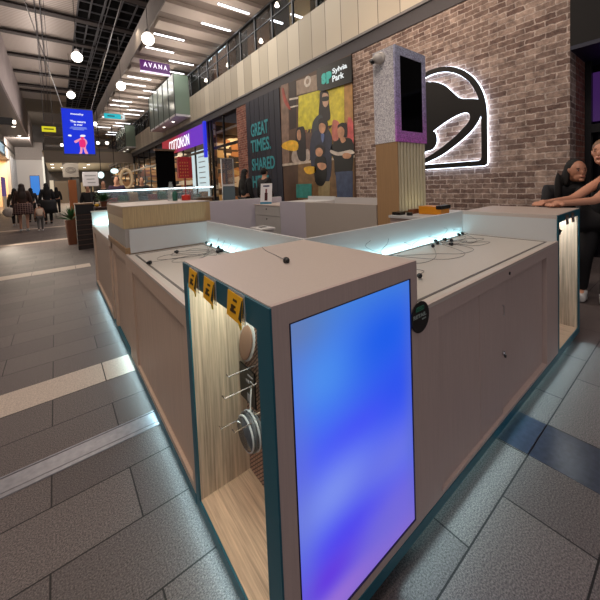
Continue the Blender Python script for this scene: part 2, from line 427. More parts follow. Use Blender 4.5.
# price tags along the top of the niche
YEL = mat('yellow_card', (240, 178, 22), .45)
tg = [(1.108, 'yellow price tag nearest the far end of the niche top rail, black corner'), (.962, 'middle yellow price tag on the teal rail above the niche'), (.779, 'yellow price tag nearest the camera on the teal niche rail')]
first = None
for k, (ty, lab) in enumerate(tg):
    w = .078 + .012*k*.5
    t = thing('price_tag', lab, 'price tag', (xa-.006, ty, .962), 'yellow price tags on the niche rail')
    tl = .012
    p = [(xa-.010, ty+w/2, .962), (xa-.012, ty-w/2, .958), (xa-.004, ty-w/2, 1.028), (xa-.003, ty+w/2, 1.031)]
    b = B(); b.prism(p, (-.0015, 0, 0)); cd = b.build('card', YEL, t)
    b = B(); b.box(xa-.0025, xa-.001, ty-w/2-.005, ty+w/2, .955, 1.036)
    b.build('holder', mat('clear_acrylic', (225, 232, 232), .1, alpha=.35), t)
    ink = mat('tag_ink', (60, 42, 10), .5)
    for j, (dz, ww, hh) in enumerate(((.052, .022, .006), (.036, .018, .005), (.022, .034, .007), (.024, .014, .018))):
        b = B(); yc = ty+.004*(j-1); z_ = .957+dz
        xx = xa-.0135+.0080*(dz/.07)
        b.hexa([(xx-.0012, yc-ww/2, z_), (xx+.001, yc-ww/2, z_), (xx+.001, yc+ww/2, z_), (xx-.0012, yc+ww/2, z_), (xx-.0002, yc-ww/2, z_+hh), (xx+.002, yc-ww/2, z_+hh), (xx+.002, yc+ww/2, z_+hh), (xx-.0002, yc+ww/2, z_+hh)])
        b.build('printing', ink, cd)
    b = B(); b.prism([(xa-.0125, ty-w/2, .965), (xa-.0122, ty-w/2+.015, .972), (xa-.0062, ty-w/2+.004, 1.02), (xa-.0062, ty-w/2, 1.022)], (-.001, 0, 0)); b.build('dark_corner', mat('dark_green_ink', (28, 44, 34), .5), cd)
    b = B(); b.prism([(xa-.0105, ty-w/2+.002, .9585), (xa-.0105, ty-w/2+.002, .947), (xa-.0105, ty-w/2+.012, .942), (xa-.0105, ty-w/2+.020, .9585)], (-.001, 0, 0)); b.build('loose_flap', mat('pale_yellow', (214, 190, 60), .5), t)
# round badge sticking out of the corner of cabinet
q = thing('round_badge', 'round black sticker with green and grey lettering on the cabinet corner', 'sticker', (.975, .605, .835))
bc = (.977, .6105, .838)
B().lathe(bc, [(.055, 0), (.055, -.0025)], 40, 'y').build('disc', BLACK, q)
GT = mat('green_print', (58, 140, 110), .4); GW = mat('pale_print', (150, 165, 160), .4)
b = B(); b.box(.950, .998, .6065, .608, .862, .8635); b.box(.950, .998, .6065, .608, .8745, .876); b.box(.950, .952, .6065, .608, .862, .876); b.box(.996, .998, .6065, .608, .862, .876); b.build('outline', GT, q)
text('OPPO', 'lettering', GT, q, (.957, .6075, .8655), FACE_Y, .034, .0065, .02, .001)
text('RETAIL', 'lettering', GW, q, (.934, .6075, .838), FACE_Y, .078, .013, .02, .001)
text('store', 'lettering', GW, q, (.985, .6075, .826), FACE_Y, .025, .006, .0, .001)

# --- right hand counter
def plugcable(pts, name_label, group, plug=True, blk=True):
    base = Vector(pts[-1])
    t = thing('tether_cable', name_label, 'cable', base, group)
    P_ = [Vector(p) for p in pts]; out = []
    k = len(P_)
    for i in range(k-1):
        p0, p1, p2, p3 = P_[max(i-1, 0)], P_[i], P_[i+1], P_[min(i+2, k-1)]
        for s in range(5):
            s /= 5
            out.append(.5*((2*p1)+(-p0+p2)*s+(2*p0-5*p1+4*p2-p3)*s*s+(-p0+3*p1-3*p2+p3)*s*s*s))
    out.append(P_[-1])
    B().tube(out, .0011, 5).build('wire', WIRE, t)
    d = (P_[-1]-P_[-2]).normalized()
    if plug:
        b = B(); b.tube([P_[-1]-d*.004, P_[-1], P_[-1]+d*.012, P_[-1]+d*.014, P_[-1]+d*.026], [.004, .011, .012, .009, .007], 10)
        b.build('plug', BLACK, t)
    return t

def counter_front_right():
    x0, x1 = .967, 2.631; ya = Y0; yb = 1.237
    t = thing('counter_cabinet', 'long low counter with sliding doors right of the lightbox cabinet', 'counter', (1.8, .92, 0))
    b = B(); b.box(x0+.001, x1, ya+.03, yb, .095, .84); b.build('carcass', LAM, t)
    b = B()
    b.box(x0+.001, x1, ya, ya+.03, .795, .85); b.box(x0+.001, 1.105, ya, ya+.03, .095, .795); b.box(2.392, x1, ya, ya+.03, .095, .795)
    b.box(1.105, 2.392, ya, ya+.03, .095, .112)
    b.build('face_frame', LAM, t, bevel=.001)
    b = B(); b.box(1.108, 1.725, ya+.012, ya+.024, .113, .794); b.box(1.47, 1.485, ya+.010, ya+.012, .113, .794); b.build('sliding_door', LAM, t); d1 = bpy.data.objects[[k for k in WORLD if k.startswith('sliding_door')][-1]]
    o = B().box(1.705, 2.39, ya+.0245, ya+.0295, .113, .794).build('sliding_door', LAM, t)
    b = B(); b.lathe((1.75, ya+.024, .415), [(.011, 0), (.011, -.012), (.006, -.016)], 14, 'y'); lk = b.build('lock', CHROME, o)
    b = B(); b.lathe((1.756, ya+.012, .40), [(.008, 0), (.008, -.006)], 12, 'y'); b.build('key_hole', BLACK, o)
    b = B(); b.tube([(1.73, ya+.012, .62), (1.73, ya+.004, .62), (1.73, ya+.004, .67), (1.73, ya+.012, .67)], .002, 6); b.build('finger_pull', STEEL, o)
    b = B(); b.lathe((1.79, ya, .822), [(.008, 0), (.008, -.004)], 12, 'y'); b.build('cable_grommet', BLACK, t)
    B().box(x0, x1, ya-.002, ya+.03, .055, .095).build('base_rail', TEAL, t)
    B().box(x0+.001, x1, ya-.001, yb, .851, .857).build('countertop', CREAM, t)
    b = B(); b.box(x0+.001, x1, ya-.001, ya+.014, .857, .865); b.build('front_lip', LAMT, t)
    b = B(); z0, z1 = .857, .8585
    b.box(x0+.03, x1-.03, ya+.05, ya+.062, z0, z1); b.box(x1-.042, x1-.03, ya+.062, yb-.05, z0, z1)
    b.build('cable_track', GROOVE, t)
    B().box(x0+.001, x1, yb, yb+.018, .85, 1.038).build('back_panel', WHITE, t)
    B().box(x0+.18, x1-.06, yb-.022, yb-.004, .857, .862).build('led_strip', LED, t, label='bright cyan white led strip')
    B().box(x0+.18, x1-.02, yb-.05, yb-.044, .857, .860).build('led_track', GROOVE, t)
    strip_light('counter_glow', (x0+.1, yb-.03, .868), (x1-.03, yb-.03, .868), .012, (0, .6, .8), .85, (170, 236, 250))
    return t
counter_front_right()

# --- right hand end cabinet with niche facing the camera
x0, x1 = 2.631, 3.213
cr = thing('display_cabinet', 'tall end cabinet at the right end of the kiosk with lit oak niche', 'cabinet', (2.92, .92, 0))
B().box(x0, x1, Y0+.004, 1.237, 1.012, 1.038).build('top', LAMT, cr, bevel=.0015)
b = B(); b.box(x0, x0+.018, Y0+.008, 1.237, .85, 1.012)
b.build('upper_side_panel', WHITE, cr)
b = B(); b.box(x0+.001, x0+.018, Y0+.008, 1.237, .095, .85); b.box(x1-.018, x1, Y0+.008, 1.237, .095, 1.012); b.box(x0+.018, x1-.018, .87, 1.237, .095, 1.012)
b.build('carcass', LAM, cr)
b = B(); ya = Y0
b.box(x0, x0+.03, ya, ya+.006, .055, 1.034); b.box(x1-.035, x1, ya, ya+.006, .055, 1.034); b.box(x0+.03, x1-.035, ya, ya+.006, .985, 1.034); b.box(x0+.03, x1-.035, ya, ya+.006, .055, .10)
b.build('niche_frame', TEAL, cr)
b = B(); b.box(x0+.001, x1, ya+.006, 1.236, .055, .094); b.build('base_rail', TEAL, cr)
b = B(); b.box(x1-.05, x1-.018, ya+.007, .85, .1, 1.01); b.build('niche_side_panel', OAK, cr)
b = B(); b.box(x0+.018, x1-.05, .85, .87, .1, 1.01); b.build('niche_back', OAK, cr)
b = B(); b.box(x0+.018, x0+.026, ya+.007, .85, .1, 1.01); b.build('niche_side_panel', WHITE, cr)
b = B(); b.box(x0+.018, x1-.018, ya+.007, .87, .095, .1); b.build('niche_floor', OAKF, cr)
strip_light('niche_light', (x0+.05, .70, 1.0), (x1-.06, .70, 1.0), .08, (0, 0.1, -1), 2.4, (238, 246, 250))
for hz in (.60, .62, .30, .33):
    b = B(); hy = .80 if hz > .5 else .78
    b.tube([(x1-.05, hy, hz), (x1-.16, hy, hz), (x1-.17, hy, hz+.012)], .0022, 6); b.build('hook', CHROME, cr)
for k, xx in enumerate((2.84, 2.99)):
    t = thing('price_tag', ('left' if k == 0 else 'right')+' one of two small brown tags on the end cabinet niche rail', 'price tag', (xx, ya-.004, .955), 'brown tags on the end cabinet')
    b = B(); b.prism([(xx-.035, ya-.004, .955), (xx+.035, ya-.004, .95), (xx+.035, ya-.002, 1.02), (xx-.035, ya-.002, 1.025)], (0, -.0015, 0)); b.build('card', mat('brown_card', (104, 78, 62), .5), t)
    b = B(); b.box(xx-.02, xx+.02, ya-.0072, ya-.0058, .985, 1.0); b.build('printing', mat('grey_print', (150, 150, 155), .5), t)
q = B().prism([(2.70, ya-.001, .925), (2.645, ya-.001, .945), (2.66, ya-.001, .90)], (0, -.004, 0)).build('corner_bracket', BLACK, None, (2.66, ya, .9)); tag(q, 'small black triangular bracket on left edge of the end cabinet niche', 'bracket')

# --- left hand counter
def panel_side(b, y0, y1, z0, z1): pass
lc = thing('counter_cabinet', 'light oak low counter along the left side behind the corner cabinet', 'counter', (.67, 1.88, 0))
x0, x1, ya, yb = X0, .967, 1.238, 2.53
B().box(x0+.03, x1, ya, yb, .095, .84).build('carcass', OAKP, lc)
b = B(); b.box(x0, x0+.03, ya, yb, .772, .85); b.box(x0, x0+.03, ya, ya+.028, .095, .772); b.box(x0, x0+.03, 2.36, yb, .095, .772); b.box(x0, x0+.03, ya+.028, 2.36, .095, .125)
b.build('face_frame', OAKP, lc, bevel=.001)
B().box(x0+.014, x0+.029, ya+.03, 2.358, .127, .77).build('door_panel', OAKP, lc)
B().box(x0-.002, x0+.03, ya, yb, .055, .095).build('base_rail', TEAL, lc)
B().box(x0-.001, x1, ya, yb, .851, .857).build('countertop', CREAM, lc)
B().box(x0-.001, x0+.014, ya, yb, .857, .864).build('front_lip', LAMT, lc)
b = B(); b.box(x0+.05, x0+.062, ya+.02, yb-.03, .857, .8585); b.box(x0+.062, x1-.04, yb-.042, yb-.03, .857, .8585); b.build('cable_track', GROOVE, lc)
B().box(x1, x1+.018, 1.256, yb, .85, 1.038).build('back_panel', WHITE, lc)
B().box(x1-.022, x1-.004, ya+.1, yb-.02, .857, .862).build('led_strip', LED, lc, label='bright cyan white led strip')
B().box(x1-.05, x1-.044, ya+.1, yb-.02, .857, .860).build('led_track', GROOVE, lc)
strip_light('counter_glow', (x1-.03, ya+.1, .868), (x1-.03, yb-.03, .868), .012, (.6, 0, .8), .6, (170, 236, 250))

# --- raised shelf unit
su = thing('raised_display_unit', 'raised oak topped box unit standing between the two left counters', 'display unit', (.7, 3.0, 0))
ya, yb = 2.531, 3.46
B().box(x0+.02, 1.0, ya+.012, yb, .095, .862).build('carcass', OAKP, su)
b = B(); b.box(x0, x0+.02, ya, ya+.07, .095, .862); b.box(x0, x0+.02, 3.25, 3.33, .095, .862); b.box(x0, x0+.02, ya+.07, yb, .8, .862); b.build('face_frame', OAKP, su)
B().box(x0-.002, x0+.02, ya, yb, .055, .095).build('base_rail', TEAL, su)
B().box(x0-.002, x0+.03, ya, yb, .863, .905).build('edge_band', OAKD, su)
b = B(); b.hexa([(x0+.006, ya+.02, .905), (.985, ya+.02, .905), (.985, yb, .905), (x0+.006, yb, .905), (x0+.006, ya+.045, 1.12), (.985, ya+.045, 1.12), (.985, yb, 1.12), (x0+.006, yb, 1.12)])
b.build('side_cladding', mat('grey_laminate', (158, 152, 145), .5), su)
B().box(x0+.03, .984, ya-.0, ya+.012, .866, 1.035).build('back_splash', WHITE, su)
b = B(); b.box(x0, 1.02, ya+.035, yb-.05, 1.04, 1.198); b.build('oak_cap', OAKC, su, bevel=.002)
B().box(x0-.001, x0, ya+.036, yb-.052, 1.12, 1.197).build('cap_end_band', OAKD, su)
B().box(x0-.001, 1.021, ya+.034, yb-.049, 1.198, 1.203).build('cap_top', LAMT, su)
# --- far left counter
fc = thing('counter_cabinet', 'far left counter with glowing white well beyond the raised oak unit', 'counter', (.67, 4.3, 0))
ya, yb = 3.461, 5.12
B().box(x0+.02, .967, ya, yb, .095, .84).build('carcass', OAKP, fc)
b = B(); b.box(x0, x0+.02, ya, yb, .78, .85); b.box(x0, x0+.02, ya, ya+.1, .095, .78); b.box(x0, x0+.02, yb-.1, yb, .095, .78); b.box(x0, x0+.02, ya+.1, yb-.1, .095, .125); b.build('face_frame', OAKP, fc)
B().box(x0-.002, x0+.02, ya, yb, .055, .095).build('base_rail', TEAL, fc)
B().box(x0-.001, .967, ya, yb, .851, .857).build('countertop', WHITE, fc)
B().box(x0-.001, x0+.02, ya, yb, .857, .866).build('front_lip', WHITE, fc)
B().box(x0, 1.02, yb-.02, yb, .857, 1.038).build('end_panel', WHITE, fc)
B().box(x0-.01, 1.03, yb-.04, yb+.01, 1.039, 1.055).build('end_panel_cap', LAMT, fc)
B().box(x0+.05, .95, yb-.04, yb-.022, .857, .863).build('led_strip', LED, fc)
B().box(.967, .985, ya, yb-.02, .85, 1.038).build('back_panel', WHITE, fc)
strip_light('counter_glow', (x0+.05, yb-.06, .88), (.95, yb-.06, .88), .02, (0, .8, .6), 2.5, (190, 245, 250))

# LEDs beneath the plinths
def under(name, x0, x1, y0, y1, lab):
    o = B().box(x0, x1, y0, y1, .012, .054).build(name, PLINTH, None, ((x0+x1)/2, (y0+y1)/2, 0)); return tag(o, lab, 'plinth')
under('kiosk_plinth', .43, .90, .675, 5.05, 'low grey recessed plinth under the left run of kiosk cabinets')
under('kiosk_plinth', .905, 3.15, .675, 1.2, 'low grey recessed plinth under the right run of kiosk cabinets')
b = B(); b.box(.425, .4295, .7, 5.0, .03, .045); led1 = b.build('led_strip_light', LEDB, None, (.42, 2.8, .03)); tag(led1, 'cool white led strip beneath the left kiosk edge', 'led strip')
b = B(); b.box(.95, 3.1, .6695, .674, .03, .045); led2 = b.build('led_strip_light', LEDB, None, (2.0, .67, .03)); tag(led2, 'cool white led strip beneath the right kiosk edge', 'led strip')
strip_light('plinth_glow_left', (.385, .75, .042), (.385, 5.0, .042), .02, (-1, 0, -.02), 7, LCOL)
strip_light('plinth_glow_right', (.8, .634, .04), (3.15, .634, .04), .016, (0, -1, 0), 5.5, LCOL, radians(96))

# --- cables
gr = 'tether cables tangled on the right counter'; zz = .8605
wallr = 1.232
rc = [((1.55, .95), (1.955, 1.115)), ((1.75, .88), (2.065, 1.14)), ((1.9, .9), (2.124, 1.18)), ((2.35, .92), (2.096, 1.052)), ((2.45, 1.0), (2.227, 1.165)), ((2.3, 1.05), (2.21, 1.12)), ((2.2, 1.0), (2.53, 1.189)), ((2.25, 1.1), (2.46, 1.18))]
for i, (mid, e) in enumerate(rc):
    sx = 1.3+.17*i
    hz_ = random.uniform(.89, 1.0); pts = [(sx, wallr, hz_), (sx+random.uniform(-.06, .06), 1.226, hz_*.5+.45), (sx+.1*(1 if i % 2 else -1), 1.2, zz+.006), (mid[0]-.1, mid[1]+.1, zz), (mid[0], mid[1], zz), (mid[0]+.18*(1 if mid[0] < e[0] else -1), mid[1]+.02, zz), (e[0], e[1], zz+.008)]
    plugcable(pts, 'thin grey tether cable with black plug by the right led strip', gr)
plugcable([(1.25, 1.2, zz), (1.30, 1.05, zz), (1.40, .93, zz), (1.42, .86, zz), (1.33, .84, zz), (1.305, .815, zz+.01)], 'short cable with black plug lying beside the lightbox cabinet', 'lone cables')
gl = 'tether cables tangled on the left counter'; wl = .962
lcs = [((.62, 1.9), (.93, 2.36)), ((.6, 2.25), (.90, 2.13)), ((.55, 2.05), (.86, 2.09)), ((.5, 2.2), (.89, 2.10)), ((.66, 1.8), (.93, 2.22)), ((.7, 2.0), (.94, 2.48))]
for i, (mid, e) in enumerate(lcs):
    sy = 1.75+.1*i
    pts = [(wl-.01, sy, .885+.01*i), (wl-.03, sy+.03, .872), (wl-.06, sy+.05, zz), (mid[0]+.12, mid[1]-.08, zz), (mid[0], mid[1], zz), (mid[0]+.1, mid[1]+.09, zz), (e[0], e[1], zz+.008)]
    plugcable(pts, 'thin grey tether cable with black plug by the left led strip', gl)
plugcable([(.88, 2.2, zz), (.75, 2.1, zz), (.6, 2.14, zz), (.44, 2.10, zz+.01)], 'cable whose black plug lies near the outer edge of the left counter', 'lone cables')
plugcable([(.86, 2.22, zz), (.80, 2.36, zz), (.72, 2.33, zz), (.66, 2.30, zz+.01)], 'cable whose black plug lies in the middle of the left counter', 'lone cables')
plugcable([(.72, 1.23, 1.0395), (.69, 1.14, 1.0395), (.67, 1.03, 1.0395), (.64, .93, 1.046)], 'cable with black plug lying on top of the lightbox cabinet', 'lone cables')

# --- inner and far side of the kiosk ring
PANW = mat('lilac_white_panel', (190, 186, 196), .45)
PANB = mat('beige_panel', (178, 170, 160), .5)
q = thing('partition_counter', 'plain beige kiosk back panel standing left of the oak totem', 'counter', (3.18, 2.95, 0))
B().box(2.867, 2.9, 2.31, 3.60, .05, 1.038).build('inner_panel', PANB, q)
B().box(2.9, 3.46, 2.31, 3.60, .05, .84).build('carcass', LAM, q)
B().box(3.46, 3.49, 2.31, 3.60, .05, 1.075).build('outer_panel', WHITE, q)
q = thing('partition_counter', 'lilac white kiosk counter between drawers and beige panel', 'counter', (3.18, 3.93, 0))
B().box(2.867, 2.9, 3.602, 4.26, .05, 1.038).build('inner_panel', PANW, q)
B().box(2.9, 3.46, 3.602, 4.26, .05, 1.03).build('carcass', WHITE, q)
B().box(3.46, 3.49, 3.602, 4.26, .05, 1.09).build('outer_panel', WHITE, q)
q = thing('drawer_cabinet', 'white drawer cabinet inside the kiosk carrying a small poster stand', 'cabinet', (3.18, 4.67, 0))
B().box(2.885, 3.49, 4.262, 5.09, .05, .95).build('carcass', WHITE, q)
B().box(2.862, 3.495, 4.262, 5.09, .951, .968).build('top', LAMT, q)
for k, (z0, z1) in enumerate(((.785, .945), (.43, .775), (.08, .42))):
    d = B().box(2.867, 2.884, 4.272, 5.08, z0, z1).build('drawer', mat('drawer_front', (182, 180, 174), .4), q)
    B().lathe((2.867, 4.68, z1-.05), [(.012, 0), (.012, -.008), (.004, -.012)], 12, 'x').build('drawer_lock', BLACK, d)
q = thing('partition_counter', 'far lilac grey kiosk panel closing the ring behind the drawers', 'counter', (2.2, 5.4, 0))
B().box(1.03, 3.49, 5.12, 5.14, .05, 1.065).build('inner_panel', PANW, q)
B().box(1.03, 3.49, 5.14, 5.7, .05, .95).build('carcass', LAM, q)
B().box(1.03, 3.49, 5.14, 5.16, 1.065, 1.075).build('cap', WHITE, q)
# little white lidded box inside
q = thing('storage_box', 'white lidded plastic box with side handle inside the kiosk', 'box', (2.55, 4.35, 0))
B().box(2.42, 2.64, 4.12, 4.42, 0, .62).build('body', mat('white_plastic', (198, 198, 196), .35), q, bevel=.01)
B().box(2.40, 2.66, 4.10, 4.44, .621, .655).build('lid', mat('white_plastic_lid', (216, 216, 214), .3), q, bevel=.008)
b = B(); b.tube([(2.42, 4.2, .58), (2.39, 4.2, .58), (2.39, 4.35, .58), (2.42, 4.35, .58)], .008, 8); b.build('handle', mat('grey_plastic', (120, 120, 122), .4), q)
b = B(); b.box(2.48, 2.58, 4.23, 4.31, .656, .661); b.build('lid_clip', BLACK, q)
# poster stand
p0 = AX(266, 205, 3.0); p0.z = .969
q = thing('poster_stand', 'small white tabletop poster with dark red bottle picture on the drawer cabinet', 'poster', p0)
dx = Vector((.62, -.78, 0)).normalized(); w = .22; n_ = Vector((-dx.y*-1, 0, 0)); nn = Vector((-.78, -.62, 0)).normalized()
def pq(u, v, off=0): return p0 + dx*(u-w/2) + Vector((0, 0, v)) + nn*(off-.0) - nn*v*.2
def pquad(u0, u1, v0, v1, off, th=.002):
    b = B(); b.prism([pq(u0, v0, off), pq(u1, v0, off), pq(u1, v1, off), pq(u0, v1, off)], -nn*th); return b
pquad(0, w, .0, .37, .0, .006).build('poster_sheet', mat('poster_white', (226, 226, 228), .4), q)
pquad(.082, .138, .06, .2, .003).build('bottle_picture', mat('dark_maroon', (66, 20, 26), .4), q)
pquad(.094, .126, .2, .27, .003).build('bottle_cap_picture', mat('maroon', (110, 40, 46), .4), q)
pquad(.05, .17, .31, .335, .003).build('headline', mat('navy_print', (40, 50, 90), .4), q)
pquad(0, w, 0, .035, .003).build('footer', mat('blue_footer', (60, 130, 160), .4), q)

# --- totem
tx0, tx1, ty0, ty1 = 2.867, 3.445, 2.013, 2.30
q = thing('display_totem', 'tall totem with glittering silver head and black screen on ribbed cream and oak post', 'totem', (3.15, 2.15, 0))
TW = mat('totem_oak', (172, 138, 98), .5, grain=('z', 90, .1))
B().box(tx0+.004, tx1-.004, ty0+.03, ty1-.004, .0, 1.716).build('post', TW, q)
b = B()
n = 9; wd = (tx1-tx0-.03)/n
for i in range(n):
    xx = tx0+.02+i*wd
    b.hexa([(xx, ty0+.03, .95), (xx+wd*.62, ty0+.03, .95), (xx+wd*.62, ty0+.03, 1.716), (xx, ty0+.03, 1.716)][:0] or [(xx, ty0+.006, .97), (xx+wd*.6, ty0+.006, .97), (xx+wd*.6, ty0+.03, .97), (xx, ty0+.03, .97), (xx, ty0+.006, 1.716), (xx+wd*.6, ty0+.006, 1.716), (xx+wd*.6, ty0+.03, 1.716), (xx, ty0+.03, 1.716)])
b.build('ribbed_slats', mat('cream_slat', (214, 208, 178), .5), q, bevel=.004)
B().box(tx0+.004, tx0+.02, ty0+.002, ty0+.03, .0, 1.716).build('corner_trim', TW, q)
def glitter(c0=(150, 150, 158), c1=(244, 242, 246), glow_tint=None):
    M = bpy.data.materials.new('totem_glitter'); M.use_nodes = True; nt = M.node_tree; N = nt.nodes; L = nt.links; b = N['Principled BSDF']
    tc = N.new('ShaderNodeTexCoord'); vo = N.new('ShaderNodeTexVoronoi'); vo.inputs['Scale'].default_value = 90; L.new(tc.outputs['Object'], vo.inputs['Vector'])
    hs = N.new('ShaderNodeValToRGB'); e = hs.color_ramp.elements
    e[0].position = 0; e[0].color = (*lin(c0), 1); e[1].position = 1; e[1].color = (*lin(c1), 1)
    sp = N.new('ShaderNodeSeparateColor'); L.new(vo.outputs['Color'], sp.inputs[0]); L.new(sp.outputs[0], hs.inputs[0]); L.new(hs.outputs[0], b.inputs['Base Color'])
    if glow_tint:   # coloured light on the bezel painted in, violet foot to silver blue head
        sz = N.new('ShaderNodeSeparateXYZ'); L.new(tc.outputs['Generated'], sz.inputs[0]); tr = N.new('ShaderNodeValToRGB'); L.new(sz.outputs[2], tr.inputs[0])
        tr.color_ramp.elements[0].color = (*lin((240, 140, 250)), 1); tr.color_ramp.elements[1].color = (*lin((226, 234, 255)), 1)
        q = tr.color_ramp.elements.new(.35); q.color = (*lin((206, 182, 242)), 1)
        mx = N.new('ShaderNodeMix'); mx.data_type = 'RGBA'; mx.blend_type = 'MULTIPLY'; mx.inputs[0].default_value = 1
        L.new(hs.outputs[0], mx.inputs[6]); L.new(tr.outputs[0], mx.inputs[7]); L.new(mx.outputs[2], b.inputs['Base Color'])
    b.inputs['Metallic'].default_value = .1; b.inputs['Roughness'].default_value = .38
    nm = N.new('ShaderNodeBump'); nm.inputs['Strength'].default_value = .6; nm.inputs['Distance'].default_value = .01; L.new(sp.outputs[1], nm.inputs['Height']); L.new(nm.outputs[0], b.inputs['Normal'])
    return M
GL = glitter((176, 174, 184), (255, 255, 255))
tz0, tz1 = 1.718, 2.716
b = B()
sx0_, sx1_, sz0_, sz1_ = 2.955, 3.378, 1.835, 2.625
b.box(tx0, tx1, ty0+.02, ty1, tz0, tz1)
b.build('glitter_casing', GL, q)
b = B()
b.box(tx0, sx0_, ty0, ty0+.02, tz0, tz1); b.box(sx1_, tx1, ty0, ty0+.02, tz0, tz1); b.box(sx0_, sx1_, ty0, ty0+.02, tz0, sz0_); b.box(sx0_, sx1_, ty0, ty0+.02, sz1_, tz1)
b.build('glitter_bezel', glitter((176, 176, 190), (255, 255, 255), True), q, label='glitter front bezel with violet to silver glow in its colour')
B().box(sx0_, sx1_, ty0+.008, ty0+.0195, sz0_, sz1_).build('screen', mat('black_screen', (5, 5, 7), .08), q, label='switched off black screen')
# no edge lamps here; the coloured wash is painted into the bezel
# cctv
c = thing('security_camera', 'white dome security camera on the left face of the totem head', 'camera', (2.867, 2.18, 2.62))
B().lathe((2.866, 2.19, 2.63), [(.062, 0), (.062, -.015), (.05, -.03)], 24, 'x').build('base', mat('cam_white', (205, 200, 192), .4), c, smooth=False)
b = B(); b.ell((2.822, 2.2, 2.62), (.052, .052, .052), 20, 14); hs = b.build('housing', MATS['cam_white'], c, smooth=True)
b = B(); b.tube([(2.795, 2.235, 2.60), (2.775, 2.258, 2.588)], [.030, .026], 18); b.build('lens', BLACK, hs)
# small counter behind right counter: back run beside totem
q = thing('service_counter', 'low kiosk counter with white top in front of the totem', 'counter', (3.15, 1.7, 0))
B().box(2.7, 3.45, 1.3, 2.0, 0, .93).build('carcass', LAM, q)
B().box(2.68, 3.47, 1.28, 2.005, .931, .955).build('top', WHITE, q)
q = thing('cash_box', 'orange plastic box on the counter in front of the totem', 'box', (2.98, 1.72, .956))
B().box(2.93, 3.10, 1.585, 1.82, .956, 1.035).build('body', mat('orange_plastic', (214, 138, 22), .4), q, bevel=.004)
B().box(2.925, 3.105, 1.575, 1.63, 1.01, 1.045).build('lid_edge', BLACK, q)
o = B().box(2.9, 3.0, 1.86, 1.92, .956, 1.0).build('wooden_block', mat('brown_block', (120, 70, 40), .5), None, (2.95, 1.89, .956)); tag(o, 'little brown wooden block left of the orange box', 'block')
b = B(); b.box(2.72, 2.82, 1.9, 1.99, .956, .985); b.lathe((2.77, 1.82, .956), [(.03, 0), (.03, .03)], 12); o = b.build('card_reader', BLACK, None, (2.77, 1.9, .956)); tag(o, 'small black card reader on the counter at the foot of the totem', 'card reader')
area('totem_uplight', (3.1, 1.90, 1.0), (3.1, 2.03, 1.4), .4, .03, .15, (255, 245, 200))

# ------------------------------------------------------------------ right hand mall wall
W = 5.4
def brick_mat(name, c1, c2, mort):
    M = bpy.data.materials.new(name); M.use_nodes = True; nt = M.node_tree; N = nt.nodes; L = nt.links; b = N['Principled BSDF']
    tc = N.new('ShaderNodeTexCoord'); sp = N.new('ShaderNodeSeparateXYZ'); L.new(tc.outputs['Object'], sp.inputs[0])
    ad = N.new('ShaderNodeMath'); ad.operation = 'ADD'; L.new(sp.outputs[0], ad.inputs[0]); L.new(sp.outputs[1], ad.inputs[1])
    cb = N.new('ShaderNodeCombineXYZ'); L.new(ad.outputs[0], cb.inputs[0]); L.new(sp.outputs[2], cb.inputs[1])
    nd = N.new('ShaderNodeTexNoise'); nd.inputs['Scale'].default_value = 14; L.new(tc.outputs['Object'], nd.inputs['Vector'])
    vm = N.new('ShaderNodeVectorMath'); vm.operation = 'MULTIPLY_ADD'; L.new(nd.outputs['Color'], vm.inputs[0]); vm.inputs[1].default_value = (.042, .036, 0); L.new(cb.outputs[0], vm.inputs[2])
    br = N.new('ShaderNodeTexBrick'); L.new(vm.outputs[0], br.inputs['Vector'])
    br.inputs['Scale'].default_value = 1; br.inputs['Brick Width'].default_value = .235; br.inputs['Row Height'].default_value = .081; br.inputs['Mortar Size'].default_value = .009; br.inputs['Mortar Smooth'].default_value = .4; br.inputs['Bias'].default_value = -.1
    br.inputs['Color1'].default_value = (*lin(c1), 1); br.inputs['Color2'].default_value = (*lin(c2), 1); br.inputs['Mortar'].default_value = (*lin(mort), 1)
    n = N.new('ShaderNodeTexNoise'); n.inputs['Scale'].default_value = 9; n.inputs['Detail'].default_value = 6; n.inputs['Roughness'].default_value = .75; L.new(tc.outputs['Object'], n.inputs['Vector'])
    rp = N.new('ShaderNodeValToRGB'); rp.color_ramp.elements[0].position = .35; rp.color_ramp.elements[1].position = .68
    rp.color_ramp.elements[0].color = (.55, .52, .52, 1); rp.color_ramp.elements[1].color = (1.5, 1.48, 1.45, 1); L.new(n.outputs[0], rp.inputs[0])
    mx = N.new('ShaderNodeMix'); mx.data_type = 'RGBA'; mx.blend_type = 'MULTIPLY'; mx.inputs[0].default_value = 1
    L.new(br.outputs['Color'], mx.inputs[6]); L.new(rp.outputs[0], mx.inputs[7]); L.new(mx.outputs[2], b.inputs['Base Color'])
    b.inputs['Roughness'].default_value = .85
    bp = N.new('ShaderNodeBump'); bp.inputs['Strength'].default_value = .7; bp.inputs['Distance'].default_value = .015
    iv = N.new('ShaderNodeMath'); iv.operation = 'MULTIPLY_ADD'; L.new(br.outputs['Fac'], iv.inputs[0]); iv.inputs[1].default_value = -1; L.new(n.outputs[0], iv.inputs[2])
    L.new(iv.outputs[0], bp.inputs['Height']); L.new(bp.outputs[0], b.inputs['Normal'])
    return M
BR = brick_mat('whitewashed_brick', (112, 92, 84), (168, 150, 138), (186, 174, 166))
BR2 = brick_mat('red_brick', (112, 62, 50), (140, 92, 76), (140, 118, 108))
b = B(); b.box(W, W+.3, 1.133, 4.90, 0, 4.14); struct('wall_right', b, BR)
b = B(); b.box(W+.3, 6.20, 1.133, 1.35, 0, 4.14); b.box(6.20, 6.62, 1.14, 1.35, 0, 4.14); struct('wall_reveal', b, BR2)
b = B(); b.box(W, W+.3, 9.82, 10.6, 0, 4.14); struct('wall_pier', b, BR2)
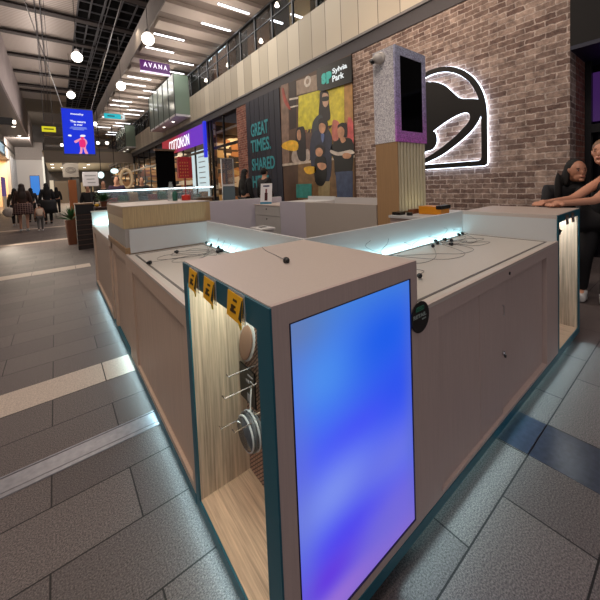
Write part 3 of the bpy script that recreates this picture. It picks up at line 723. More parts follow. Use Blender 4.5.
# fascia (panels on the slab edge), dark band
def pan_mat():
    M = bpy.data.materials.new('fascia_panels'); M.use_nodes = True; nt = M.node_tree; N = nt.nodes; L = nt.links; b = N['Principled BSDF']
    tc = N.new('ShaderNodeTexCoord'); sp = N.new('ShaderNodeSeparateXYZ'); L.new(tc.outputs['Object'], sp.inputs[0])
    dv = N.new('ShaderNodeMath'); dv.operation = 'DIVIDE'; L.new(sp.outputs[1], dv.inputs[0]); dv.inputs[1].default_value = .52
    fl = N.new('ShaderNodeMath'); fl.operation = 'FLOOR'; L.new(dv.outputs[0], fl.inputs[0])
    wn = N.new('ShaderNodeTexWhiteNoise'); wn.noise_dimensions = '1D'; L.new(fl.outputs[0], wn.inputs['W'])
    rp = N.new('ShaderNodeValToRGB'); L.new(wn.outputs['Value'], rp.inputs[0])
    rp.color_ramp.elements[0].color = (*lin((170, 160, 142)), 1); rp.color_ramp.elements[1].color = (*lin((206, 197, 178)), 1)
    fr = N.new('ShaderNodeMath'); fr.operation = 'FRACT'; L.new(dv.outputs[0], fr.inputs[0])
    gt = N.new('ShaderNodeMath'); gt.operation = 'LESS_THAN'; L.new(fr.outputs[0], gt.inputs[0]); gt.inputs[1].default_value = .03
    mx = N.new('ShaderNodeMix'); mx.data_type = 'RGBA'; L.new(gt.outputs[0], mx.inputs[0]); L.new(rp.outputs[0], mx.inputs[6]); mx.inputs[7].default_value = (*lin((90, 84, 74)), 1)
    L.new(mx.outputs[2], b.inputs['Base Color']); b.inputs['Roughness'].default_value = .6
    return M
b = B(); b.box(W, W+.15, -2, 45, 4.45, 5.65); struct('wall_fascia', b, pan_mat())
DK = mat('dark_bulkhead', (66, 64, 68), .6); DK2 = mat('dark_bulkhead_light', (120, 118, 118), .5)
b = B(); b.box(W-.02, W+.3, -2, 45, 4.14, 4.40); struct('trim_band', b, DK)
b = B(); b.box(W-.06, W+.3, -2, 45, 4.40, 4.45); struct('trim_ledge', b, DK2)
b = B(); b.box(W+.15, 10, -2, 45, 5.45, 5.65); struct('floor_upper', b, DK)
b = B(); b.box(W, 9, -4, 1.132, 2.95, 4.14); struct('wall_bulkhead', b, BLACKM)
b = B(); b.box(6.5, 6.6, -4, 1.132, 0, 2.95); struct('wall_shop_dark', b, mat('very_dark_glass', (14, 12, 18), .15))
b = B(); b.box(W, 6.5, -4, 1.132, 2.90, 2.949); struct('ceiling_soffit', b, mat('dark_blue_soffit', (24, 30, 52), .5))
o = B().box(6.3, 6.34, .62, 1.10, 2.05, 2.75); wo = o.build('window_9', emat('violet_glass', (70, 36, 100), .55), None, (6.3, .8, 2.0)); wo['kind'] = 'structure'
b = B(); b.box(6.2, 6.3, 1.06, 1.13, 0, 2.9); b.box(6.2, 6.3, .0, 1.06, 1.88, 2.0); struct('trim_90', b, BLACK)
# taco-shell style bell logo
def YZ(pts): # logo points (Y,z) -> plate plane coords (x = -(Y-Yc), y = z)
    return [(-(a-2.95), c) for a, c in pts]
def PXL(pts):
    out = []
    for a, c in pts:
        p = AX(400+a/4.617, 50+c/4.617, W); out.append((-(p.y-2.95), p.z))
    return out
def arch(r0, inset):
    pts = []
    hw = .84-inset; top = 3.21-inset; zb = 1.475+inset; sh = 2.25
    rc = .05
    pts += [(-hw, sh)]
    n = 28
    for k in range(n+1):
        a = pi-pi*k/n
        pts.append((hw*cos(a), sh+(top-sh)*abs(sin(a))**.95))
    pts += [(hw, zb+rc), (hw-.015, zb+.015), (hw-rc, zb), (-hw+rc, zb), (-hw+.015, zb+.015), (-hw, zb+rc)]
    return pts
BLKL = mat('logo_black', (14, 14, 15), .5)
HALO = emat('logo_halo_white', (225, 235, 255), 6)
lg = thing('wall_logo', 'large black bell logo in an arch frame with white halo light on brick wall', 'sign', (W-.08, 2.95, 1.47))
body = PXL([(128, 155), (152, 151), (180, 152), (215, 165), (245, 190), (270, 213), (285, 223), (305, 228), (350, 228), (385, 233), (404, 250), (398, 275), (388, 287), (375, 322), (345, 368), (300, 412), (250, 452), (200, 487), (128, 522)])
body += [(-.42, 1.545), (-.6, 1.60), (-.7, 1.70), (-.72, 1.83), (-.66, 2.0), (-.58, 2.12), (-.52, 2.3), (-.5, 2.5), (-.42, 2.72), (-.3, 2.83)]
hole = PXL([(160, 378), (200, 348), (240, 321), (280, 300), (300, 293), (320, 292), (332, 300), (333, 318), (320, 342), (295, 370), (265, 400), (225, 433), (180, 467), (128, 499)]) + [(-.4, 1.62), (-.52, 1.68), (-.6, 1.78), (-.58, 1.88), (-.45, 1.93), (-.3, 1.90)] + PXL([(128, 404)])
clap = PXL([(132, 396), (165, 377), (176, 392), (180, 420), (172, 445), (155, 462), (128, 470)]) + [(-.28, 1.72), (-.3, 1.82)]
def grow(lp, d, inward=False):
    n = len(lp); A = sum(lp[i][0]*lp[(i+1) % n][1]-lp[(i+1) % n][0]*lp[i][1] for i in range(n))
    s = (1 if A > 0 else -1)*(-1 if inward else 1); out = []
    for i in range(n):
        a = Vector(lp[i-1]); p = Vector(lp[i]); c = Vector(lp[(i+1) % n]); t = (c-a)
        if t.length < 1e-6: out.append(tuple(p)); continue
        t.normalize(); out.append((p.x+t.y*d*s, p.y-t.x*d*s))
    return out
L3 = smooth_loop(body, 3); H3 = smooth_loop(hole, 3); C3 = smooth_loop(clap, 3)
org = (W-.07, 2.95, 0)
plate([arch(0, 0), arch(0, .085)], 'arch_frame', BLKL, lg, org, FACE_X, .02)
plate([L3, H3], 'bell_shape', BLKL, lg, (W-.069, 2.95, 0), FACE_X, .02)
plate([C3], 'bell_clapper', BLKL, lg, org, FACE_X, .02)
org2 = (W-.045, 2.95, 0)
plate([arch(0, -.006), arch(0, .091)], 'halo_light', HALO, lg, org2, FACE_X, .012)
plate([grow(L3, .006), grow(H3, .006, True)], 'halo_light', HALO, lg, (W-.044, 2.95, 0), FACE_X, .012)
plate([grow(C3, .006)], 'halo_light', HALO, lg, org2, FACE_X, .012)
b = B()
for y_, z_ in ((2.2, 1.6), (2.2, 2.4), (3.7, 1.6), (3.7, 2.4), (2.95, 3.17), (2.6, 2.45), (3.2, 2.4)): b.box(W-.06, W, y_-.01, y_+.01, z_-.01, z_+.01)
b.build('stand_off', STEEL, lg)

# mural poster window
mu = thing('mural_poster', 'big advertising mural of a family leaning on a rail, right of the dark banner', 'poster', (W, 6.3, 0))
def yzb(y0, y1, z0, z1, off, th=.004): return B().box(W-off-th, W-off, y0, y1, z0, z1)
def blob(pts, name, m_, off, par, th=.003, n=3, raw=False):
    """pts pixel coords in full frame on the plane X=W-off"""
    lp = [AX(p[0], p[1], W-off) for p in pts]
    if not raw: lp2 = smooth_loop([(p.y, p.z) for p in lp], n)
    else: lp2 = [(p.y, p.z) for p in lp]
    o = plate([[(-(a-6.3), c) for a, c in lp2]], name, m_, par, (W-off-th/2, 6.3, 0), FACE_X, th)
    return o
yzb(4.905, 7.75, 0, 4.139, -.02, .04).build('backing', mat('mural_brown', (84, 62, 48), .5, noise=(1.2, .5)), mu)
def mm(n, c): return mat('print_'+n, c, .45, noise=(6, .28))
def M8(a): return [(280+x/4.286, 60+y/4.286) for x, y in a]   # crop 280..370 / 60..200
blob(M8([(80, 155), (168, 130), (168, 300), (78, 320)]), 'yellow_field', mm('yellow', (206, 196, 44)), .022, mu, raw=True)
blob(M8([(166, 128), (275, 100), (278, 300), (166, 310)]), 'yellow_field', mm('yellow2', (210, 196, 60)), .022, mu, raw=True)
blob(M8([(275, 100), (310, 92), (315, 300), (276, 300)]), 'brown_field', mm('tan', (170, 130, 80)), .022, mu, raw=True)
blob(M8([(5, 110), (36, 98), (40, 440), (8, 450)]), 'brown_column', mm('col1', (130, 106, 92)), .022, mu, raw=True)
blob(M8([(38, 98), (68, 88), (70, 290), (42, 300)]), 'dark_column', mm('col2', (42, 28, 26)), .022, mu, raw=True)
blob(M8([(70, 90), (158, 62), (160, 130), (72, 150)]), 'grey_upper', mm('greyup', (150, 130, 112)), .022, mu, raw=True)
blob(M8([(40, 165), (78, 158), (78, 166), (40, 173)]), 'white_rail', mm('white', (206, 196, 184)), .026, mu, raw=True)
blob(M8([(40, 200), (78, 192), (78, 198), (40, 207)]), 'white_rail', mm('white', (206, 196, 184)), .026, mu, raw=True)
o = [( -1.0, 0)]
pc = AX(280+118/4.286, 60+92/4.286, W-.026); pr = .14
plate([[(-(pc.y-6.3)+pr*cos(t*pi/12), pc.z+pr*sin(t*pi/12)) for t in range(24)], [(-(pc.y-6.3)+pr*.5*cos(t*pi/12), pc.z+pr*.5*sin(t*pi/12)) for t in range(24)]], 'round_fitting', mm('white', (206, 196, 184)), mu, (W-.028, 6.3, 0), FACE_X, .003)
blob(M8([(15, 120), (25, 160), (45, 205), (40, 212), (18, 180), (8, 130)]), 'red_ribbon', mm('red', (160, 70, 60)), .03, mu)
CRW = goods_mat('crowd_print', [(88, 62, 50), (150, 98, 84), (60, 48, 44), (176, 150, 60), (120, 80, 66), (44, 36, 40)], 5)
blob(M8([(78, 305), (316, 262), (318, 408), (78, 440)]), 'crowd_picture', CRW, .0235, mu, raw=True)
blob(M8([(78, 445), (318, 412), (318, 598), (78, 598)]), 'floor_picture', mm('lower', (120, 92, 60)), .0235, mu, raw=True)
# woman with sunglasses
blob(M8([(172, 138), (190, 130), (208, 140), (211, 190), (216, 250), (196, 262), (176, 258), (166, 240), (170, 180)]), 'dark_hair', mm('darkhair', (32, 26, 30)), .026, mu)
blob(M8([(182, 148), (196, 142), (208, 152), (207, 185), (196, 202), (184, 190)]), 'face_picture', mm('paleskin', (206, 170, 146)), .030, mu)
blob(M8([(180, 160), (208, 156), (207, 172), (196, 176), (182, 176)]), 'sunglasses_picture', mm('black', (10, 10, 12)), .034, mu)
blob(M8([(140, 270), (165, 235), (185, 250), (160, 320), (138, 320)]), 'jacket_picture', mm('greyjacket', (50, 56, 62)), .028, mu)
# crowd tones
blob(M8([(105, 320), (140, 315), (140, 380), (110, 380)]), 'crowd_picture', mm('crowd', (96, 70, 60)), .024, mu)
blob(M8([(225, 265), (240, 258), (255, 275), (250, 340), (225, 340)]), 'crowd_picture', mm('crowd2', (190, 110, 96)), .024, mu)
blob(M8([(290, 255), (305, 250), (314, 280), (314, 370), (292, 360)]), 'crowd_picture', mm('crowd3', (196, 90, 90)), .024, mu)
# figures
blob(M8([(70, 300), (88, 286), (106, 296), (112, 400), (108, 432), (80, 425), (68, 360)]), 'dark_hair', mm('darkhair', (32, 26, 30)), .028, mu)
blob(M8([(74, 305), (86, 300), (90, 330), (84, 345), (74, 335)]), 'face_picture', mm('skin', (196, 146, 112)), .034, mu)
blob(M8([(52, 400), (75, 350), (90, 400), (120, 380), (128, 425), (100, 440), (55, 438)]), 'shirt_picture', mm('greyshirt', (176, 160, 150)), .026, mu)
blob(M8([(10, 360), (45, 344), (75, 352), (76, 384), (50, 390), (12, 378)]), 'star_picture', mm('gold', (226, 176, 40)), .036, mu)
blob(M8([(132, 340), (150, 305), (200, 295), (222, 330), (222, 420), (210, 520), (150, 500), (130, 420)]), 'suit_picture', mm('navysuit', (38, 44, 66)), .030, mu)
blob(M8([(165, 260), (185, 248), (203, 262), (204, 300), (190, 318), (172, 305)]), 'dark_hair', mm('darkhair', (32, 26, 30)), .032, mu)
blob(M8([(168, 278), (180, 270), (195, 280), (192, 305), (180, 316), (169, 302)]), 'face_picture', mm('skin', (196, 146, 112)), .036, mu)
blob(M8([(176, 318), (190, 318), (186, 350), (180, 350)]), 'shirt_picture', mm('blueshirt', (90, 110, 160)), .036, mu)
blob(M8([(150, 430), (165, 415), (195, 420), (200, 500), (180, 540), (150, 520)]), 'black_shirt_picture', mm('black', (10, 10, 12)), .036, mu)
blob(M8([(152, 375), (168, 362), (188, 372), (192, 400), (160, 415)]), 'dark_hair', mm('darkhair', (32, 26, 30)), .037, mu)
blob(M8([(155, 382), (172, 376), (184, 392), (176, 412), (160, 412), (153, 400)]), 'face_picture', mm('skin', (196, 146, 112)), .040, mu)
blob(M8([(160, 445), (175, 440), (195, 445), (198, 462), (180, 472), (165, 462)]), 'arms_picture', mm('skin', (196, 146, 112)), .040, mu)
blob(M8([(165, 520), (215, 520), (212, 600), (165, 600)]), 'trousers_picture', mm('khaki', (150, 134, 96)), .032, mu, raw=True)
blob(M8([(220, 370), (245, 345), (300, 335), (316, 370), (316, 410), (300, 500), (240, 500), (232, 430), (218, 400)]), 'black_top_picture', mm('black', (10, 10, 12)), .030, mu)
blob(M8([(218, 385), (250, 395), (300, 385), (316, 392), (314, 402), (250, 410), (218, 398)]), 'white_stripe_picture', mm('white', (206, 196, 184)), .034, mu)
blob(M8([(238, 480), (312, 475), (312, 598), (246, 598)]), 'jeans_picture', mm('denim', (60, 74, 104)), .034, mu, raw=True)
blob(M8([(248, 280), (270, 268), (288, 285), (286, 330), (262, 325), (250, 300)]), 'dark_hair', mm('darkhair', (32, 26, 30)), .034, mu)
blob(M8([(248, 295), (262, 285), (276, 300), (272, 328), (256, 335), (248, 318)]), 'face_picture', mm('skin', (196, 146, 112)), .038, mu)
blob(M8([(258, 335), (272, 328), (282, 345), (266, 356)]), 'neck_picture', mm('skin', (196, 146, 112)), .035, mu)
blob(M8([(270, 402), (290, 398), (306, 408), (296, 422), (272, 420)]), 'hands_picture', mm('skin', (196, 146, 112)), .038, mu)
blob(M8([(8, 446), (320, 408), (320, 418), (8, 456)]), 'rail_picture', mm('rail', (190, 176, 160)), .029, mu, raw=True)
blob(M8([(70, 532), (136, 530), (136, 592), (70, 590)]), 'teal_bag_picture', mm('tealbag', (44, 130, 122)), .036, mu, raw=True)
blob(M8([(104, 462), (130, 455), (155, 462), (150, 482), (125, 490), (108, 480)]), 'star_picture', mm('gold', (226, 176, 40)), .036, mu)
# Sylvia Park board
sp_ = thing('centre_sign', 'black sign board reading Sylvia Park above the family mural', 'sign', (W, 5.5, 3.5))
lp = [(317, 69.5), (351.5, 55), (352.5, 82), (322, 91.5), (318.5, 90), (317.3, 86)]
pp = [AX(u, v, W-.06) for u, v in lp]
plate([[(-(p.y-5.5), p.z) for p in pp]], 'board', mat('sign_black', (10, 10, 12), .4), sp_, (W-.06, 5.5, 0), FACE_X, .03)
SW = emat('sign_white_letters', (240, 245, 245), 1.0); ST = mat('sign_teal', (40, 150, 140), .4, emit=(30, 140, 130), es=.5)
def wtext(s, pll, plr, ptl, m_, par, name='lettering', bold=.02, X=None):
    """text on a wall plane between pixel lower-left, lower-right and top-left"""
    X = X or W-.08
    a = AX(*pll, X); c = AX(*plr, X); t = AX(*ptl, X)
    return text(s, name, m_, par, a, FACE_X, abs(c.y-a.y), abs(t.z-a.z), bold, .006)
def FXY(sx): return (310+sx[0]/12, 50+sx[1]/12)
wtext('Sylvia', FXY((270, 305)), FXY((445, 240)), FXY((270, 225)), SW, sp_, X=W-.08)
wtext('Park', FXY((270, 385)), FXY((408, 330)), FXY((270, 310)), SW, sp_, X=W-.08)
wtext('S', FXY((140, 420)), FXY((195, 402)), FXY((140, 290)), ST, sp_, 'emblem', .09, X=W-.08)
wtext('P', FXY((198, 408)), FXY((262, 385)), FXY((198, 268)), ST, sp_, 'emblem', .09, X=W-.08)
# dark banner GREAT TIMES.
bn = thing('wall_banner', 'dark navy hoarding with teal lettering GREAT TIMES. SHARED HERE.', 'banner', (W, 8.8, 0))
yzb(7.752, 9.818, 0, 4.139, -.02, .06).build('panel', mat('navy_panel', (24, 28, 44), .5), bn)
b = B()
for k in range(1, 7): b.box(W-.044, W-.04, 7.752+.295*k-.004, 7.752+.295*k+.004, 0, 4.139)
b.build('panel_joints', BLACK, bn)
TT = mat('teal_letters', (52, 140, 150), .5)
for s, z0, z1, ya_, yb_ in (('GREAT', 2.93, 3.36, 9.5, 8.42), ('TIMES.', 2.41, 2.82, 9.55, 8.30), ('SHARED', 1.80, 2.20, 9.54, 8.12), ('HERE.', 1.22, 1.62, 9.54, 8.42)):
    text(s, 'lettering', TT, bn, (W-.05, ya_, z0), FACE_X, ya_-yb_, z1-z0, .022, .006)

# shops along the right
WARM = (255, 214, 160)
GOODS = goods_mat('shelf_goods', [(60, 44, 34), (190, 160, 110), (120, 90, 66), (220, 210, 190), (50, 48, 50), (170, 120, 80)])
GOODS2 = goods_mat('rack_goods', [(30, 28, 30), (150, 120, 90), (90, 60, 60), (200, 190, 170), (70, 80, 90), (120, 90, 60)])
WOODW = mat('shop_wood', (176, 158, 132), .6)
nwin = 1
def shop(y0, y1, z1=4.14, back=3.0, tone=(150, 130, 108), power=40, lightc=WARM, posts=3, goods=GOODS, door=True):
    """a shop opening from y0 to y1: room behind, mullions, shelving, a ceiling light"""
    global nwin
    fl = B(); fl.box(W+.3, W+back, y0, y1, 0.0, .012); struct('floor_shop', fl, mat('shop_floor', (150, 138, 124), .3))
    b = B(); b.box(W+back, W+back+.1, y0, y1, 0, 4.14); b.box(W+.3, W+back, y0-.05, y0+.02, 0, 4.14); b.box(W+.3, W+back, y1-.02, y1+.05, 0, 4.14)
    struct('wall_shop', b, goods)
    b = B(); b.box(W+.3, W+back, y0, y1, 3.6, 3.7); struct('ceiling_shop', b, mat('shop_ceiling', (120, 112, 104), .7))
    fr = B(); k = posts
    for i in range(k+1):
        yy = y0+(y1-y0)*i/k; fr.box(W+.05, W+.12, yy-.035, yy+.035, 0, 4.14)
    fr.box(W+.05, W+.12, y0, y1, 2.9, 3.0)
    fo = fr.build('window_%d' % nwin, BLACK, None, (W, (y0+y1)/2, 0)); fo['kind'] = 'structure'; nwin += 1
    n = max(1, int((y1-y0)/1.6))
    for i in range(n):
        ys = y0+(y1-y0)*(i+.5)/n
        t = thing('shop_shelving', 'stocked %s shelving inside the shop, bay %s' % ('oak', ['nearest', 'second nearest', 'third', 'fourth', 'fifth'][min(i, 4)]) + ' of the shop at %s' % ('the brick pier' if y0 < 11 else 'the red sign' if y0 < 14 else 'the far right'), 'shelving', (W+back-.4, ys, 0), 'shop shelving bays')
        sb = B(); w2 = (y1-y0)/n*.42
        sb.box(W+back-.5, W+back-.04, ys-w2, ys-w2+.04, 0, 2.6); sb.box(W+back-.5, W+back-.04, ys+w2-.04, ys+w2, 0, 2.6)
        for q in range(5): sb.box(W+back-.5, W+back-.04, ys-w2, ys+w2, .1+q*.55, .14+q*.55)
        sb.build('frame', WOODW, t)
        gb = B()
        for q in range(5):
            yy = ys-w2+.06
            while yy < ys+w2-.2:
                ww = random.uniform(.1, .3); hh = random.uniform(.15, .42)
                gb.box(W+back-.45, W+back-.15, yy, yy+ww*.85, .14+q*.55, .14+q*.55+hh); yy += ww
        gb.build('goods', goods, t)['kind'] = 'stuff'
    strip_light('shop_light', (W+.9, y0+.3, 3.55), (W+.9, y1-.3, 3.55), .5, (.4, 0, -1), power, lightc)
shop(10.62, 13.2, tone=(92, 72, 62), power=60, posts=2)
shop(13.5, 20.6, tone=(206, 204, 196), power=150, lightc=(255, 240, 220), posts=4)
shop(20.8, 30, tone=(170, 140, 96), goods=GOODS2, lightc=(255, 232, 200), power=260, posts=5)
shop(30.2, 44, tone=(160, 140, 110), lightc=(255, 232, 200), power=300, posts=6)
# cotton sign on red-violet fascia
def fascia_mat():
    M = bpy.data.materials.new('red_to_violet_sign'); M.use_nodes = True; nt = M.node_tree; N = nt.nodes; L = nt.links; b = N['Principled BSDF']
    tc = N.new('ShaderNodeTexCoord'); sp = N.new('ShaderNodeSeparateXYZ'); L.new(tc.outputs['Generated'], sp.inputs[0])
    rp = N.new('ShaderNodeValToRGB'); L.new(sp.outputs[1], rp.inputs[0]); e = rp.color_ramp.elements
    e[0].position = .25; e[0].color = (*lin((120, 44, 215)), 1); e[1].position = .62; e[1].color = (*lin((176, 40, 56)), 1)
    b.inputs['Base Color'].default_value = (.02, .02, .02, 1); L.new(rp.outputs[0], b.inputs['Emission Color']); b.inputs['Emission Strength'].default_value = .75
    return M
t = thing('shop_sign', 'long lit shop sign fading from red to violet with white COTTON ON lettering', 'sign', (W-.05, 17, 3.27))
B().box(W-.06, W, 13.52, 20.5, 3.27, 4.13).build('sign_box', fascia_mat(), t)
LETW = emat('letter_white', (245, 245, 250), 1.5)
text('COTTON:ON', 'lettering', LETW, t, (W-.07, 19.0, 3.42), FACE_X, 3.4, .55, 0, .01)
q = B().box(W-.2, W-.1, 13.26, 13.44, 2.6, 4.14).build('illuminated_post_sign', emat('blue_lit', (40, 50, 230), .9), None, (W-.2, 13.3, 2.6)); tag(q, 'vertical glowing blue sign box at the end of the violet sign', 'sign')
q = B().box(4.45, 4.53, 10.72, 10.80, 0, 3.3)
q = q.build('black_post', BLACK, None, (4.5, 10.76, 0)); tag(q, 'tall slim black post in front of the blue sign box', 'post')
# menu light panel in the shop (bright white)
t = thing('light_panel', 'bright white illuminated menu panel inside the shop below the violet sign', 'panel', (W+.4, 15.2, 1.2))
B().box(W+.2, W+.25, 14.1, 16.2, .02, 3.1).build('panel', emat('panel_white', (215, 235, 238), .85), t)
b = B()
for k in range(6): b.box(W+.19, W+.2, 14.4, 15.2, 1.5+.25*k, 1.54+.25*k)
b.build('text_lines', mat('grey_print', (150, 150, 155), .5), t)

# upper storey balustrade and shops
bal = thing('balustrade', 'dark glazed balustrade with posts along the upper walkway on the right', 'balustrade', (W+.1, 12, 5.65))
b = B(); y = 3.0
gp = []
while y < 44:
    pb = B().box(W+.04, W+.10, y-.03, y+.03, 5.65, 6.72).build('post', BLACK, bal)
    y += 1.02
B().box(W+.02, W+.12, 2.5, 44, 6.72, 6.78).build('handrail', BLACK, bal)
B().box(W+.05, W+.09, 2.5, 44, 6.30, 6.33).build('mid_rail', BLACK, bal)
B().box(W+.06, W+.075, 2.5, 44, 5.66, 6.70).build('glass', mat('balustrade_glass', (40, 50, 52), .05, alpha=.07), bal)
UPW = mat('upper_wall', (78, 66, 56), .7, noise=(.8, .5))
b = B(); b.box(7.6, 7.8, -2, 45, 5.65, 10.4); struct('wall_upper', b, UPW)
BRN = mat('brown_cladding', (132, 100, 74), .6, noise=(2, .2))
k = 0
for y0, y1, z0, z1, mt in ((6.9, 7.7, 5.66, 10.2, BRN), (11.0, 12.8, 5.66, 10.3, BRN), (14.6, 16.6, 5.66, 10.2, BRN), (21.6, 22.8, 5.66, 10.2, WHITE), (8.4, 9.6, 5.66, 8.6, mat('tan_clad', (176, 150, 104), .6))):
    o = B().box(7.25, 7.58, y0, y1, z0, z1).build('cladding_column', mt, None, (7.4, (y0+y1)/2, 5.65))
    tag(o, ['brown clad column upstairs at the near end of the walkway', 'brown clad column upstairs above the hoarding', 'brown clad column upstairs above the brick pier', 'white column upstairs at the far end of the walkway', 'tan clad column upstairs behind the railing'][k], 'column', 'upstairs columns'); k += 1
t = thing('upper_shop_sign', 'small white glowing lettering hanging above the upstairs railing', 'sign', (5.75, 12, 6.8))
# glowing lettering on the upper floor
a = AX(207.5, 63, 5.75); c = AX(226, 51, 5.75)
text('typo', 'lettering', emat('letter_glow', (215, 235, 245), 2.0), t, (5.75, a.y, a.z), FACE_X, (a.y-c.y)*.46, .26, .012, .01)
text('store', 'lettering', MATS['letter_glow'], t, (5.75, a.y-(a.y-c.y)*.52, a.z+.03), FACE_X, (a.y-c.y)*.46, .26, .012, .01)
for k, (u, v) in enumerate(((237, 68), (240, 66), (228, 66), (261, 42), (277, 6), (206, 81))):
    p = AX(u, v, 6.9)
    o = B().lathe(p, [(.03, .14), (.05, .1), (.09, .0), (.05, -.04)], 12).build('small_lamp', emat('lamp_glow', (255, 240, 220), 6), None, p); B().tube([(p.x, p.y, p.z+.14), (p.x, p.y, 10.39)], .008, 5).build('cord', BLACK, o)
    tag(o, 'little glowing lamp seen through the upstairs railing', 'lamp', 'lamps behind the upstairs railing')
for k, (u, v) in enumerate(((298, 17), (276, 22))):
    p = AZ(u, v, 7.0) if False else AX(u, v, 7.0)
    o = B().box(p.x-.3, p.x+.3, p.y-.04, p.y+.04, p.z, p.z+.04).build('linear_light', emat('linear_glow', (245, 250, 255), 4), None, p)
    tag(o, 'short white linear lamp upstairs behind the railing', 'light', 'linear lamps upstairs')
# glazed bays
GG = mat('green_glass', (130, 150, 134), .12, spec=.6, alpha=.92)
def bay(y0, y1, z0, z1, label, lite=True):
    t = thing('glazed_bay', label, 'glass bay', (5.0, (y0+y1)/2, z0))
    B().box(4.69, W-.001, y0, y1, z0, z0+.1).build('soffit', mat('white_soffit', (206, 204, 206), .5), t)
    B().box(4.70, W-.01, y0+.01, y0+.03, z0+.1, z1).build('end_glass', GG, t)
    B().box(4.69, 4.71, y0+.03, y1, z0+.1, z1).build('side_glass', mat('grey_green_glass', (120, 130, 124), .12), t)
    b = B(); n = 5
    for i in range(n+1):
        yy = y0+(y1-y0)*i/n; b.box(4.665, 4.69, yy-.02, yy+.02, z0, z1)
    b.box(4.67, 4.70, y0-.01, y0+.02, z0, z1)
    b.build('glazing_bars', mat('bar_dark', (50, 56, 54), .4), t)
    for yy in (y0+(y1-y0)*.3, y0+(y1-y0)*.65):
        B().lathe((5.0, yy, z0-.004), [(.07, 0), (.07, .004)], 14).build('downlight', emat('downlight', (255, 245, 230), 6), t)
    return t
bay(15.4, 20.3, 4.72, 6.68, 'green glass bay with white underside hanging on the upper walkway, nearer one')
bay(28.5, 33.0, 4.72, 6.5, 'dark glass bay on the upper walkway, farther one')

# ------------------------------------------------------------------ ceilings
ALT = mat('slat_ceiling_dark', (112, 100, 92), .7); ALB = mat('slat_ceiling_pale', (168, 156, 146), .7)
b = B(); b.box(3.0, 5.95, -2, 60, 7.12, 7.25); b.box(5.95, 7.6, -2, 45, 10.4, 10.5); b.box(5.9, 5.95, -2, 60, 7.25, 11.5); struct('ceiling', b, ALT)
b = B(); y = 4.0; i = 0
while y < 58:
    b.box(3.0+(0.0 if i % 2 else .12), 5.9, y, y+.62, 7.0, 7.12); y += 1.24; i += 1
struct('ceiling_slats', b, ALB)
GREYB = mat('grey_bulkhead', (112, 106, 102), .7, noise=(.6, .15))
b = B(); b.box(2.96, 3.0, -2, 60, 6.98, 7.8); struct('wall_slat_edge', b, GREYB)
lin0 = thing('linear_ceiling_light', 'slim white linear light in the slatted ceiling', 'light', (3.75, 12.45, 6.99), 'linear lights in the slatted ceiling')
B().box(3.2, 4.28, 12.41, 12.49, 6.965, 6.999).build('diffuser', emat('linear_white', (250, 250, 255), 5), lin0)
B().box(3.19, 4.29, 12.40, 12.50, 6.985, 7.0).build('housing', mat('lamp_housing', (150, 150, 150), .5), lin0)
for (xx, yy) in ((4.9, 9.4), (4.9, 10.8), (3.75, 13.8), (4.9, 14.73), (4.9, 16.1), (3.75, 17.8), (3.75, 19.06), (4.9, 19.9), (4.9, 21.4), (3.75, 22.95), (3.75, 24.2), (4.9, 25.1), (4.9, 26.6), (3.75, 28.4), (4.9, 30.45), (4.9, 31.8), (3.75, 33), (4.9, 35.5), (4.9, 37)):
    dup(lin0, (xx, yy, 6.99))
# translucent roof on the left with beams
def roof_mat():
    M = bpy.data.materials.new('corrugated_roof'); M.use_nodes = True; nt = M.node_tree; N = nt.nodes; L = nt.links; b = N['Principled BSDF']
    tc = N.new('ShaderNodeTexCoord'); wv = N.new('ShaderNodeTexWave'); wv.bands_direction = 'Y'; wv.inputs['Scale'].default_value = 1.6; L.new(tc.outputs['Object'], wv.inputs['Vector'])
    rp = N.new('ShaderNodeValToRGB'); L.new(wv.outputs[0], rp.inputs[0]); rp.color_ramp.elements[0].color = (*lin((132, 122, 116)), 1); rp.color_ramp.elements[1].color = (*lin((168, 158, 150)), 1)
    L.new(rp.outputs[0], b.inputs['Base Color']); b.inputs['Roughness'].default_value = .4; b.inputs['Metallic'].default_value = .3
    bp = N.new('ShaderNodeBump'); bp.inputs['Strength'].default_value = .4; L.new(wv.outputs[0], bp.inputs['Height']); L.new(bp.outputs[0], b.inputs['Normal'])
    return M
b = B(); b.box(-2.1, 1.5, 2, 42.5, 11.05, 11.15); struct('ceiling_roof', b, roof_mat())
b = B(); b.box(1.5, 6.0, 2, 62, 11.5, 11.6); struct('ceiling_dark', b, mat('roof_black', (9, 9, 10), .9, spec=.1))
BM = mat('steel_beam', (50, 44, 43), .7)
beam = None
for k, yy in enumerate((14.3, 18.0, 21.7, 25.3, 29.3, 33.1, 36.9, 38.8)):
    b = B(); b.box(-2.1, 5.6, yy-.22, yy+.22, 10.86, 10.9); b.box(-2.1, 5.6, yy-.03, yy+.03, 10.9, 11.04)
    lab = ['nearest of the dark steel roof beams crossing the corridor'] + ['dark steel roof beam, %s from the nearest' % s for s in ('second', 'third', 'fourth', 'fifth', 'sixth', 'seventh')] + ['farthest of the dark steel roof beams crossing the corridor']
    o = b.build('roof_beam', BM, None, (.4, yy, 10.86)); tag(o, lab[k], 'beam', 'roof beams')
GRD = mat('truss_grey', (74, 74, 78), .7)
t = thing('roof_truss_grid', 'dark grid of thin truss bars under the black strip of roof', 'truss', (2.2, 20, 11))
for xx in (1.55, 2.1, 2.7, 3.4, 4.1, 4.8): B().box(xx-.035, xx+.035, 6, 60, 11.1, 11.169).build('long_bar', GRD, t)
yy = 7
while yy < 60: B().box(1.5, 5.5, yy-.03, yy+.03, 11.17, 11.23).build('cross_bar', GRD, t); yy += 1.0
